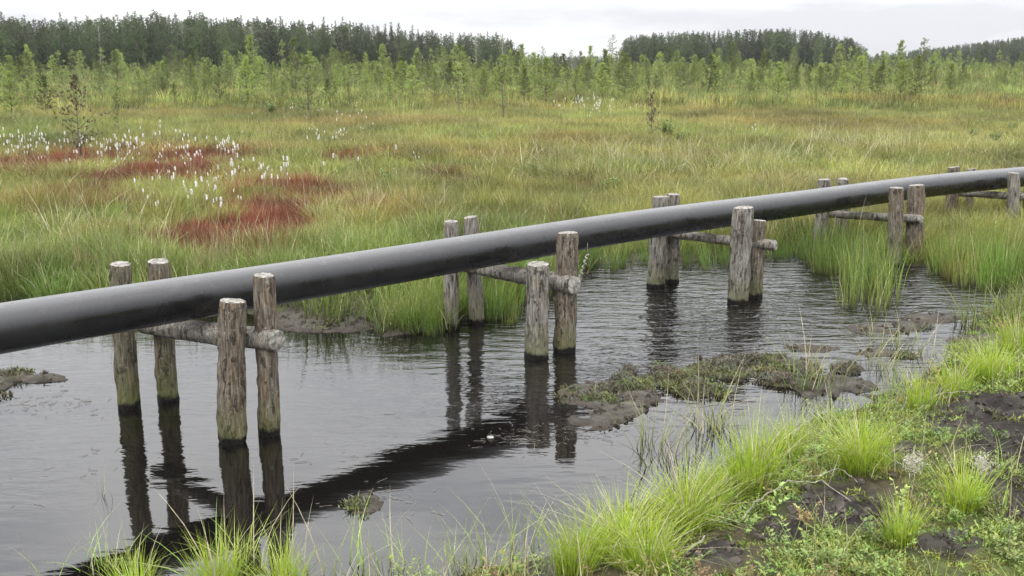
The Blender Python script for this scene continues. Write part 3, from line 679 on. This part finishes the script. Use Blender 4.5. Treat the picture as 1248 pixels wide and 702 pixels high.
for S in sup:
    bots = [P(q_[2], q_[3]) for q_ in S['posts']]
    ctr = sum(bots, Vector()) / 4
    root = link('pipe_support', None, loc=(ctr.x, ctr.y, 0)); tag(root, S['label'], 'pipe support', 'log supports carrying the pipe')
    bpy.context.view_layer.update()
    for q_, bt in zip(S['posts'], bots):
        tp = PY(q_[0], q_[1], bt.y); dep = DPT(bt); rad = q_[4] / F * dep / 2
        dn = bt - (tp - bt).normalized() * .5
        sd_i += 1
        o = add_log('post', root, dn, tp, rad * .97, rad * .90, M[q_[5]], sd_i, knots=4)
    (ax, ay), (bx, by), r0, r1, mt = S['beam']
    front = (bots[0] + bots[1]) / 2; rear = (bots[2] + bots[3]) / 2
    # beam lies just under the pipe, between the two posts of each pair
    ya = rear.y + .04; yb = front.y - .02
    pa = PY(ax, ay, ya); pb = PY(bx, by, yb)
    print('SUP', S['label'][:12], 'front', [round(k, 2) for k in front], 'rear', [round(k, 2) for k in rear], 'beam z', round(pa.z, 2), round(pb.z, 2), 'pipe', [round(k, 2) for k in pipe_at((front.x + rear.x) / 2)], 'tops', [round(PY(q_[0], q_[1], bt.y).z, 2) for q_, bt in zip(S['posts'], bots)], 'bot', [(round(b_.x,2), round(b_.y,2)) for b_ in bots])
    sd_i += 1
    add_log('crossbeam', root, pa, pb, r0, r1, M[mt], sd_i, cut=False, rings=20, knots=3, top_tilt=.25)

# white twisted strip hanging beside the second support
b = MB(); pts = []; t0 = PY(716, 310, 7.2); t1 = PY(704, 348, 7.2)
for i in range(60):
    f_ = i / 59; p_ = t0.lerp(t1, f_); an = f_ * 40; pts.append(p_ + Vector((math.cos(an) * .009, math.sin(an) * .009, 0)))
b.tube(pts, [.006 + .003 * math.sin(i * 1.1) for i in range(60)], 5)
hang = PY(716, 296, 7.2)
b.tube([t0, hang], .0015, 4)
tag(link('dangling_strip', b.build('dangling_strip', [M['white']])), 'white twisted strip dangling beside the second support', 'strip')

# ------------------------------------------------------------------ trees
def needle_tuft(b, p, d, l, n, r, w, mi=0):
    for i in range(n):
        q_ = (d * .7 + Vector((r.gauss(0, .6), r.gauss(0, .6), r.gauss(0, .6) + .15))).normalized() * l * r.uniform(.6, 1.15)
        s_ = q_.cross(Vector((r.gauss(0, 1), r.gauss(0, 1), r.gauss(0, 1)))).normalized() * w
        b.tri(p - s_, p + s_, p + q_, mi)
def young_pine(seed, H, width, dens=1.0, start=.12, tuft=.10, mat='needle_young'):
    r = random.Random(seed); tr = MB(); cr_ = MB()
    bx, by = r.gauss(0, .03), r.gauss(0, .03)
    ax_ = lambda t: Vector((bx * math.sin(t * 3) * H, by * math.sin(t * 2.3) * H, H * t))
    tr.tube([ax_(t) for t in (0, .2, .4, .6, .8, .97)], [H * .010 * (1 - t * .85) for t in (0, .2, .4, .6, .8, .97)], 6)
    t = start
    while t < .97:
        f_ = (t - start) / (1 - start); Lb = width * (1 - f_) ** .75 * (.55 + .45 * min(1, f_ * 5)) * r.uniform(.75, 1.15)
        for k in range(r.randint(4, 6)):
            if r.random() > dens + .15: continue
            az = r.uniform(0, 6.28); l = Lb * r.uniform(.6, 1.15); el = r.uniform(.15, .6) + f_ * .5
            p0 = ax_(t); d = Vector((math.cos(az) * math.cos(el), math.sin(az) * math.cos(el), math.sin(el)))
            tipb = p0 + d * l + Vector((0, 0, l * .15)); mid = p0 + d * l * .5
            tr.tube([p0, mid, tipb], [H * .004, H * .003, H * .0015], 3)
            nt_ = max(3, int(7 * dens * l / .5))
            for m_ in range(nt_):
                if r.random() > dens: continue
                ff = .25 + .75 * (m_ + .6) / nt_; pp = p0.lerp(tipb, ff) + Vector((r.gauss(0, .035), r.gauss(0, .035), r.gauss(0, .03))) * H * .5
                needle_tuft(cr_, pp, (d + Vector((0, 0, .5))).normalized(), tuft * H * .5, 13, r, .010 * H * .5)
        t += r.uniform(.055, .085)
    needle_tuft(cr_, ax_(.96), Vector((0, 0, 1)), tuft * H * .7, 20, r, .009 * H * .5)
    return tr.build('trunk', [M['bark']]), cr_.build('crown', [M[mat]], False)
def forest_tree(seed, H, width, start, kind):
    r = random.Random(seed); tr = MB(); cr_ = MB(); mat = {'pine': 'needle_pine', 'spruce': 'needle_spruce', 'birch': 'birch_leaf'}[kind]
    bx, by = r.gauss(0, .012), r.gauss(0, .012)
    ax_ = lambda t: Vector((bx * math.sin(t * 3) * H, by * math.sin(t * 2.3) * H, H * t))
    tr.tube([ax_(t) for t in (0, .25, .5, .75, .98)], [H * .011 * (1 - t * .88) for t in (0, .25, .5, .75, .98)], 6)
    t = start
    while t < .985:
        f_ = (t - start) / (1 - start)
        if kind == 'spruce': Lb = width * (1 - f_) ** 1.15 * (.75 + .25 * min(1, f_ * 4)) * (1 + .25 * math.sin(t * 31 + seed)); el0 = -.15 + f_ * .5
        elif kind == 'pine': Lb = width * (1 - f_ ** 1.7) ** .9 * (.5 + .5 * min(1, f_ * 3)) * (1 + .35 * math.sin(t * 19 + seed)); el0 = .1 + f_ * .5
        else: Lb = width * math.sin(min(1, .12 + f_ * .95) * 3.0) ** .7; el0 = .6
        for k in range(6 if kind != 'birch' else 3):
            az = r.uniform(0, 6.28); l = max(.12, Lb * r.uniform(.6, 1.25)); el = el0 + r.gauss(0, .18)
            p0 = ax_(t); d = Vector((math.cos(az) * math.cos(el), math.sin(az) * math.cos(el), math.sin(el))); tipb = p0 + d * l
            tr.tube([p0, tipb], [.035, .012], 3, cap=False)
            for m_ in range(max(1, int(l * 3.2))):
                ff = .15 + .85 * r.random() ** .6; pp = p0.lerp(tipb, ff) + Vector((r.gauss(0, .14), r.gauss(0, .14), r.gauss(0, .12)))
                if kind == 'birch' and r.random() < .35: continue
                needle_tuft(cr_, pp, d, (.26 + .22 * (1 - f_)) if kind != 'birch' else .30, 7, r, (.05 + .05 * (1 - f_)) if kind != 'birch' else .09)
        t += .028 if kind != 'birch' else .04
    needle_tuft(cr_, ax_(.96), Vector((0, 0, 1)), .6, 4, r, .03)
    return tr.build('trunk', [M['birch' if kind == 'birch' else 'bark']]), cr_.build('crown', [M[mat]], False)

def plant(name, pair, loc, sc, label, cat, group, rz, sy=None):
    root = link(name, None, loc=loc); root.rotation_euler = (RNG.normal(0, .015), RNG.normal(0, .015), rz); root.scale = (sy or sc, sy or sc, sc)
    a = link('trunk', pair[0], root); c = link('crown', pair[1], root)
    tag(root, label, cat, group); return root

YP = [young_pine(500 + s, 2.0, .62 + .12 * (s % 3), 1.0 - .12 * (s % 3), .12 + .05 * (s % 2)) for s in range(6)]
YS = [young_pine(530 + s, 2.0, .52, .6, .25) for s in range(3)]
YB = [young_pine(540, 2.0, .95, .62, .18, .07, 'needle_brown'), young_pine(541, 1.0, .28, .6, .15, .10, 'needle_brown')]
yp = [(15, 88, 141, 0, ''), (55, 92, 140, 0, ''), (180, 96, 130, 0, ''), (212, 102, 126, 0, ''), (240, 96, 130, 0, ''), (270, 86, 128, 0, ''), (305, 72, 130, 0, ''), (345, 92, 126, 0, ''), (375, 68, 141, 0, ''), (400, 96, 130, 0, ''),
      (425, 100, 137, 1, ''), (450, 94, 130, 0, ''), (478, 84, 128, 0, ''), (505, 80, 128, 0, ''), (530, 86, 126, 0, ''), (560, 76, 141, 1, ''), (590, 84, 128, 0, ''), (614, 66, 148, 1, ''), (640, 84, 126, 0, ''), (666, 70, 130, 0, ''),
      (702, 84, 126, 0, ''), (735, 77, 124, 0, ''), (760, 66, 121, 0, ''), (830, 80, 118, 0, ''), (862, 68, 118, 0, ''), (882, 86, 120, 1, ''), (915, 72, 112, 0, ''), (948, 76, 127, 0, ''), (963, 90, 130, 1, ''), (1003, 80, 121, 0, ''),
      (1022, 82, 125, 0, ''), (1045, 68, 121, 0, ''), (1072, 80, 121, 0, ''), (1096, 74, 123, 0, ''), (1114, 68, 122, 0, ''), (1136, 84, 118, 1, ''), (145, 100, 168, 1, ''), (35, 96, 130, 0, ''), (790, 88, 122, 1, '')]
GY = 'young pines scattered over the bog'
side_words = lambda x_: 'far left' if x_ < 125 else 'left' if x_ < 400 else 'centre' if x_ < 800 else 'right'
spec = {15: 'large bushy light green young pine nearest the left edge', 55: 'bushy young pine second from the left edge, behind the browned one', 305: 'pointed bright green young pine in front of the left forest', 375: 'tall narrow young pine with a bare lower stem, left of centre',
        425: 'small sparse pine with thin bare trunk left of centre', 560: 'thin open young pine with bare stem near the picture centre', 614: 'tallest sparse young pine at the gap in the forest', 145: 'leafless-looking thin young pine right of the browned pine', 666: 'light green young pine right of the forest edge gap',
        760: 'slender young pine under the pale bare birch', 862: 'tall light green young pine before the rounded wood', 915: 'pointed young pine before the middle of the rounded wood', 1045: 'pointed pale young pine near the right end of the rounded wood', 1114: 'tall dense young pine in the right-hand group',
        948: 'broad light green young pine in the right-hand group, nearest to camera', 963: 'small sparse young pine with two bare stems, right of centre', 1136: 'sparse low young pine at the right end of the group'}
for i, (px, ty, by, sp_, _) in enumerate(yp):
    g0 = P(px, by, .2); z_ = hz(g0.x, g0.y); H = PY(px, ty, g0.y).z - z_
    plant('young_pine', (YS[i % 3] if sp_ else YP[i % 6]), (g0.x, g0.y, z_), H / 2.0, spec.get(px, 'light green young pine among others on the open bog, %s part of the row' % side_words(px)), 'pine tree', GY, i * 1.9, H / 2.0 * (1.25 if not sp_ else 1.0))
r = random.Random(5)
for i in range(160):                         # smaller ones farther back
    px = r.uniform(-160, 1180); by = r.uniform(100, 114) if px < 700 else r.uniform(98, 110); hp = r.uniform(18, 42) * (1.0 if px < 700 else .8)
    g0 = P(px, by, .2); z_ = hz(g0.x, g0.y); H = min(5.0, hp / F * g0.y)
    plant('young_pine', YP[r.randrange(6)] if r.random() < .75 else YS[r.randrange(3)], (g0.x, g0.y, z_), H / 2.0, 'small light green young pine in the hazy belt before the forest, %s part' % side_words(px), 'pine tree', 'small young pines in the belt before the forest', r.uniform(0, 6), H / 2.0 * 1.3)
for (px, ty, by, pr_, lab) in [(100, 92, 198, 0, 'browned half-dead small pine with open crown standing at the red patch'), (795, 112, 172, 1, 'small dead brown pine sapling in the middle of the meadow')]:
    g0 = P(px, by, .12); z_ = hz(g0.x, g0.y); H = PY(px, ty, g0.y).z - z_
    sc = H / (2.0 if pr_ == 0 else 1.0); plant('young_pine', YB[pr_], (g0.x, g0.y, z_), sc, lab, 'pine tree', None, 1.0)

FP = [forest_tree(600 + s, 14, 2.7 + .6 * (s % 3), .20 + .07 * (s % 3), 'pine') for s in range(4)]
FS = [forest_tree(620 + s, 14, 3.3 + .3 * (s % 2), .06, 'spruce') for s in range(4)]
FB = [forest_tree(640 + s, 12, 2.2, .25, 'birch') for s in range(2)]
def wh(x_):
    return 'left end of the ' if x_ < 150 or 700 < x_ < 840 or 1060 < x_ < 1160 else 'middle of the ' if x_ < 420 or 840 <= x_ < 960 else 'right end of the '
def forest(xa, xb, step, topf, Yf, jy, group, lab, stuff=None, birch=0.0, jt=5.0):
    px = xa
    while px < xb:
        q_ = px + r.uniform(-.4, .4) * step; Yd = Yf(q_) + r.uniform(0, jy); ty = topf(q_) + abs(r.gauss(0, jt)) - jt * .4
        pt = PY(q_, ty, Yd); z_ = hz(pt.x, Yd); H = max(5, pt.z - z_)
        kind = r.random(); wd = r.uniform(.85, 1.15)
        if stuff is not None: stuff.append((pt.x, Yd, z_, H / 14.0, r.uniform(0, 6.28)))
        elif kind < birch: plant('birch_tree', FB[r.randrange(2)], (pt.x, Yd, z_), H / 12, 'open crowned birch at the edge of the ' + lab, 'birch tree', 'birches at the forest edge', r.uniform(0, 6))
        elif kind < .62: plant('pine_tree', FP[r.randrange(4)], (pt.x, Yd, z_), H / 14, 'tall dark green pine in the ' + wh(q_) + lab, 'pine tree', 'pines in the ' + group, r.uniform(0, 6), H / 14 * wd)
        else: plant('spruce_tree', FS[r.randrange(4)], (pt.x, Yd, z_), H / 14, 'pointed dark spruce in the ' + wh(q_) + lab, 'spruce tree', 'spruces in the ' + group, r.uniform(0, 6), H / 14 * wd)
        px += step
topL = lambda x_: float(np.interp(x_, [-300, 0, 90, 180, 300, 420, 470, 540, 600, 640], [20, 20, 24, 18, 22, 26, 32, 38, 42, 52]))
YL = lambda x_: float(np.interp(x_, [-300, 0, 640], [170, 190, 270]))
stuff = []
forest(-200, 640, 10, lambda x_: topL(x_) + 3 + 7 * math.sin(x_ * .071) * math.sin(x_ * .023), YL, 8, 'left forest', 'long forest at the left', birch=.06, jt=11)
forest(-200, 610, 11, lambda x_: topL(x_) - 4, lambda x_: YL(x_) + 12, 10, 'left forest', 'long forest at the left', jt=9)
for k in range(5): forest(-260, 640, 9, lambda x_: topL(x_) + 3, lambda x_: YL(x_) + 24 + 14 * k, 12, '', '', stuff=stuff, jt=9)
topM = lambda x_: float(np.interp(x_, [755, 790, 850, 960, 1000, 1040, 1060], [46, 40, 37, 34, 38, 46, 60]))
forest(760, 1058, 7, topM, lambda x_: 330, 10, 'rounded wood', 'rounded wood right of centre', jt=3)
for k in range(4): forest(765, 1055, 7, lambda x_: topM(x_) + 2, lambda x_: 345 + 16 * k, 14, '', '', stuff=stuff)
topR = lambda x_: float(np.interp(x_, [1060, 1100, 1150, 1200, 1248, 1400], [68, 62, 56, 50, 44, 34]))
forest(1085, 1330, 6, topR, lambda x_: 430, 20, 'far hill forest', 'far forest at the right edge', jt=3)
for k in range(7): forest(1060, 1400, 6, lambda x_: topR(x_) + 1, lambda x_: 440 + 25 * k, 20, '', '', stuff=stuff, jt=3)
for k in range(4): forest(600, 800, 4, lambda x_: 68, lambda x_: 620 + 30 * k, 20, '', '', stuff=stuff, jt=2)
for k in range(4): forest(1040, 1130, 4, lambda x_: 68, lambda x_: 640 + 30 * k, 20, '', '', stuff=stuff, jt=2)
st = np.array(stuff)
def merged(pair, name):                     # trunk and crown in one prototype mesh
    t_, c_ = pair; v1 = [q_.co.copy() for q_ in t_.vertices]; f1 = [tuple(p_.vertices) for p_ in t_.polygons]; n1 = len(v1)
    v2 = [q_.co.copy() for q_ in c_.vertices]; f2 = [tuple(i + n1 for i in p_.vertices) for p_ in c_.polygons]
    return mesh(name, v1 + v2, f1 + f2, [t_.materials[0], c_.materials[0]], False, None, [0] * len(f1) + [1] * len(f2))
C_for = proto_coll('back_trees', [merged(p_, 'back_tree') for p_ in FP[:3] + FS[:4]])
scatter('forest', st[:, :3], st[:, 4], st[:, 3], np.full((len(st), 3), .08), C_for, 7, None, 'dark conifer forest standing behind the front rows of trees', 'forest')
C_scrub = proto_coll('scrub', [merged(p_, 'scrub_pine') for p_ in YP[:4] + YS[:2]])
n = 4300; xb, yb = sample(n, 62, 240, .60, 4); pr = fbm(xb * .05, yb * .04, 111, 3); ok = RNG.random(n) < sm(.42, .62, pr) + .08
xb, yb = xb[ok], yb[ok]; scatter('pine_scrub', np.stack([xb, yb, height(xb, yb)], 1), RNG.uniform(0, 6.28, len(xb)), RNG.uniform(.25, .9, len(xb)) * (1 + yb / 300) * np.where(RNG.random(len(xb)) < .10, 1.9, 1), np.full((len(xb), 3), .2), C_scrub, 6, None, 'knee high pine scrub filling the hazy belt before the forest', 'scrub')
# single pale birches in the gap
for (px, ty, by, lab) in [(746, 42, 96, 'pale almost bare birch at the left end of the rounded wood'), (612, 42, 96, 'open grey birch at the right end of the left forest'), (580, 44, 96, 'slender open birch near the right end of the left forest'), (662, 56, 92, 'thin lone tree in the gap between the woods'), (697, 60, 92, 'second thin lone tree in the gap between the woods')]:
    Yd = 250; pt = PY(px, ty, Yd); z_ = hz(pt.x, Yd); plant('birch_tree', FB[px % 2], (pt.x, Yd, z_), (pt.z - z_) / 12, lab, 'birch tree', None, px)

# ------------------------------------------------------------------ shrubs
def shrub_mesh(seed):
    r = random.Random(seed); b = MB()
    for i in range(26):
        az = r.uniform(0, 6.28); l = r.uniform(.25, .55); sp_ = r.uniform(.1, .55); tipb = Vector((math.cos(az) * l * sp_, math.sin(az) * l * sp_, l))
        b.tube([(0, 0, 0), tipb * .6, tipb], [.005, .004, .002], 3, mi=1)
        for k in range(16):
            t = r.uniform(.3, 1); p0 = tipb * t; a2 = r.uniform(0, 6.28); ll = r.uniform(.05, .09); d = Vector((math.cos(a2), math.sin(a2), r.uniform(.2, 1.2))).normalized(); s_ = Vector((-math.sin(a2), math.cos(a2), 0)) * ll * .3
            b.quad(p0, p0 + d * ll * .5 - s_, p0 + d * ll, p0 + d * ll * .5 + s_, 0, (.2, .5, 1, .5))
    return b.build('bog_shrub', [M['shrub_leaf'], M['twig_dark']], False)
SM = [shrub_mesh(s) for s in range(3)]
for i, (px, py, s_, lab) in enumerate([(1212, 178, 0.8, 'leafy grey-green shrub in the meadow near the right edge'), (1185, 172, 0.7, 'leafy shrub left of the one by the right edge'), (1232, 165, 0.7, 'small leafy shrub at the right edge of the meadow'), (828, 178, 0.75, 'dark green low shrub right of the dead sapling'),
                                      (812, 172, 1.1, 'small dark shrub at the foot of the dead sapling'), (745, 238, .55, 'low green shrub in the meadow above the second support'), (470, 232, .7, 'small leafy plant in the meadow at centre left'), (870, 212, .6, 'low green shrub in the meadow above the third support'),
                                      (1225, 245, .8, 'leafy plant behind the pipe at the right'), (330, 143, 1.2, 'dark low bush beyond the meadow at left'), (650, 215, .5, 'pale leafy plant in the middle of the meadow')]):
    g0 = P(px, py, .15); o = link('bog_shrub', SM[i % 3]); o.location = (g0.x, g0.y, hz(g0.x, g0.y)); o.scale = (s_,) * 3; o.rotation_euler.z = i * 2.1
    tag(o, lab, 'shrub', 'low shrubs in the meadow')

# ------------------------------------------------------------------ cotton grass
def cotton_mesh(seed, heads):
    r = random.Random(seed); b = MB()
    for h in range(heads):
        a = r.uniform(0, 6.28); top = Vector((r.gauss(0, .07), r.gauss(0, .07), r.uniform(.38, .55)))
        b.tube([(r.gauss(0, .02), r.gauss(0, .02), 0), top * .6, top], .0018, 3, mi=1)
        for i in range(60):
            d = Vector((r.gauss(0, 1), r.gauss(0, 1), r.gauss(0, .8) - .35)).normalized(); l = r.uniform(.010, .022); s_ = d.cross(Vector((r.gauss(0, 1), r.gauss(0, 1), r.gauss(0, 1)))).normalized() * .0045
            tq = top + Vector((0, 0, -.05 * r.random() ** 1.3)); b.tri(tq - s_, tq + s_, tq + d * l + Vector((0, 0, -.012)), 0)
    return b.build('cotton_grass', [M['cotton'], M['straw']], False)
CM = [cotton_mesh(s, 1 + s % 3) for s in range(6)]
cg = [(20, 172, 60, 8, 26, 'white cotton grass behind the red sedge near the left edge'), (55, 180, 50, 7, 22, 'white cotton grass beside the browned pine'), (150, 185, 30, 7, 22, 'white cotton grass on the red patch right of the browned pine'),
      (225, 178, 32, 14, 30, 'white cotton grass above the red patch at the left'), (285, 185, 18, 10, 9, 'scattered cotton grass right of the red patch'), (325, 215, 20, 8, 12, 'white cotton grass between the two red patches'),
      (245, 230, 40, 14, 16, 'white cotton grass just above the large red patch'), (255, 208, 28, 12, 12, 'cotton grass among red sedge left of centre'), (185, 228, 14, 8, 4, 'few cotton heads left of the large red patch'), (410, 165, 26, 7, 16, 'white cotton grass in the meadow left of centre'),
      (725, 133, 24, 4, 36, 'white cotton grass patch beyond the meadow at centre'), (470, 190, 30, 20, 4, 'single cotton heads in the open meadow'), (380, 140, 50, 5, 14, 'far white cotton grass beyond the meadow at left'), (924, 158, 2, 1, 1, 'lone white cotton head in the meadow at the right')]
for (cx, cy, rx, ry, n, lab) in cg:
    for k in range(n):
        px = cx + max(-2.2, min(2.2, r.gauss(0, 1.0))) * rx; py = cy + max(-2.2, min(2.2, r.gauss(0, 1.0))) * ry
        g0 = P(px, py, .42); z_ = hz(g0.x, g0.y); o = link('cotton_flower', CM[r.randrange(6)]); s_ = r.uniform(.6, 1.2) * (1.25 if g0.y > 35 else 1)
        o.location = (g0.x, g0.y, z_); o.scale = (s_,) * 3; o.rotation_euler.z = r.uniform(0, 6)
        tag(o, lab, 'bog flower', lab.replace('white ', ''))
# two withered fluffy heads on the near bank
for (px, py, lab) in [(1108, 600, 'withered grey fluffy seed head right of the domed tussock'), (1190, 605, 'withered pale fluffy seed head near the right edge of the bank')]:
    rr = random.Random(px); b = MB(); b.tube([(0, 0, -.02), (.01, 0, .10), (.0, .01, .17)], .002, 4, mi=1)
    for i in range(260):
        c = Vector((rr.gauss(0, .022), rr.gauss(0, .016), .165 + rr.gauss(0, .022))); d = Vector((rr.gauss(0, 1), rr.gauss(0, 1), rr.gauss(0, 1))).normalized(); s_ = d.cross(Vector((rr.gauss(0, 1), rr.gauss(0, 1), 1))).normalized() * .0013
        b.tri(c - s_, c + s_, c + d * rr.uniform(.012, .035), 0)
    g0 = P(px, py + 22, .12); o = link('seed_head', b.build('seed_head', [M['cotton_grey'], M['straw']], False)); o.location = (g0.x, g0.y, hz(g0.x, g0.y)); tag(o, lab, 'seed head', 'withered seed heads on the near bank')

# ------------------------------------------------------------------ dead wood and litter
def branch(pxs, r0, r1, mat, lab, z0=.03, side=3, cat='branch', name='fallen_branch'):
    rr = random.Random(int(pxs[0][0])); pts = []
    for (px, py, dz) in pxs:
        g0 = P(px, py, .1); pts.append(Vector((g0.x, g0.y, max(hz(g0.x, g0.y), 0) + z0 + dz)))
    ful = []
    for a, c in zip(pts[:-1], pts[1:]):
        for k in range(4): ful.append(a.lerp(c, k / 4) + Vector((rr.gauss(0, .006), rr.gauss(0, .006), rr.gauss(0, .003))))
    ful.append(pts[-1]); b = MB(); n = len(ful); b.tube(ful, [r0 + (r1 - r0) * i / (n - 1) for i in range(n)], 7)
    for k in range(side):
        i = rr.randrange(2, n - 1); d = Vector((rr.gauss(0, 1), rr.gauss(0, 1), rr.uniform(0, .7))).normalized(); l = rr.uniform(.06, .14)
        b.tube([ful[i], ful[i] + d * l * .5, ful[i] + d * l + Vector((0, 0, .01))], [r1 * 1.2, r1, r1 * .5], 5)
    o = link(name, b.build(name, [M[mat]])); tag(o, lab, cat); return o
branch([(905, 645, 0), (925, 622, .02), (960, 612, .02), (1000, 618, .01), (1035, 638, 0)], .0038, .002, 'twig', 'bleached curved twig lying over the bare peat hollow', side=1)
branch([(985, 608, .02), (1020, 604, .03), (1043, 612, .0)], .0035, .002, 'twig', 'short pale stick at the top edge of the peat hollow', side=1)
branch([(838, 684, .0), (858, 672, .01)], .006, .004, 'twig', 'short pale stick at the bottom left of the peat hollow', side=0)
branch([(1120, 505, .0), (1140, 488, .05), (1178, 492, .03)], .005, .002, 'twig', 'pale dead stalk beside the sedge tussock near the right shore', side=2)
branch([(1098, 500, .0), (1108, 482, .10), (1102, 470, .16)], .005, .002, 'twig', 'upright pale dead stalk at the water edge on the right', side=1)
branch([(640, 372, .02), (600, 356, .0), (560, 350, .02)], .006, .003, 'twig_dark', 'dark twig lying in the sedge under the second support', side=3)
branch([(65, 345, .04), (100, 338, .02), (125, 345, 0)], .012, .006, 'twig', 'pale fallen branch on the far shore at the left', side=3)
branch([(40, 352, .02), (52, 341, .05), (62, 350, .0)], .014, .008, 'twig', 'short pale log end on the far shore near the left edge', side=1)
# white lump floating before the second support
bm = bmesh.new(); bmesh.ops.create_icosphere(bm, subdivisions=3, radius=.016)
for v_ in bm.verts: v_.co.z *= .45; v_.co.x *= 1.25; v_.co += Vector((random.gauss(0, .001), random.gauss(0, .001), random.gauss(0, .001))); v_.co *= 1 + .15 * math.sin(v_.co.x * 70 + v_.co.y * 40)
m = bpy.data.meshes.new('white_lump'); bm.to_mesh(m); bm.free(); m.materials.append(M['white']); m.polygons.foreach_set('use_smooth', [True] * len(m.polygons))
o = link('foam_lump', m); g0 = P(597, 534); o.location = (g0.x, g0.y, .004); tag(o, 'small white lump floating in the pool before the second support', 'foam lump')

# ------------------------------------------------------------------ thin haze
m = bpy.data.materials.new('haze'); m.use_nodes = True; m.node_tree.nodes.clear()
vo = m.node_tree.nodes.new('ShaderNodeVolumePrincipled'); vo.inputs['Density'].default_value = .00013; vo.inputs['Color'].default_value = (.93, .96, 1, 1)
mo = m.node_tree.nodes.new('ShaderNodeOutputMaterial'); m.node_tree.links.new(vo.outputs[0], mo.inputs['Volume'])
gx0, gx1, gy0, gy1 = xs[0] - 5, xs[-1] + 5, ys[0] - 5, ys[-1] + 5; zl, zh = float(Z.min()) - 1.5, 48.0
hv = [(a, b_, c_) for c_ in (zl, zh) for b_ in (gy0, gy1) for a in (gx0, gx1)]
hm = mesh('haze', hv, [(0, 2, 3, 1), (4, 5, 7, 6), (0, 1, 5, 4), (2, 6, 7, 3), (0, 4, 6, 2), (1, 3, 7, 5)], [m], False)
tag(link('haze', hm), kind='stuff')
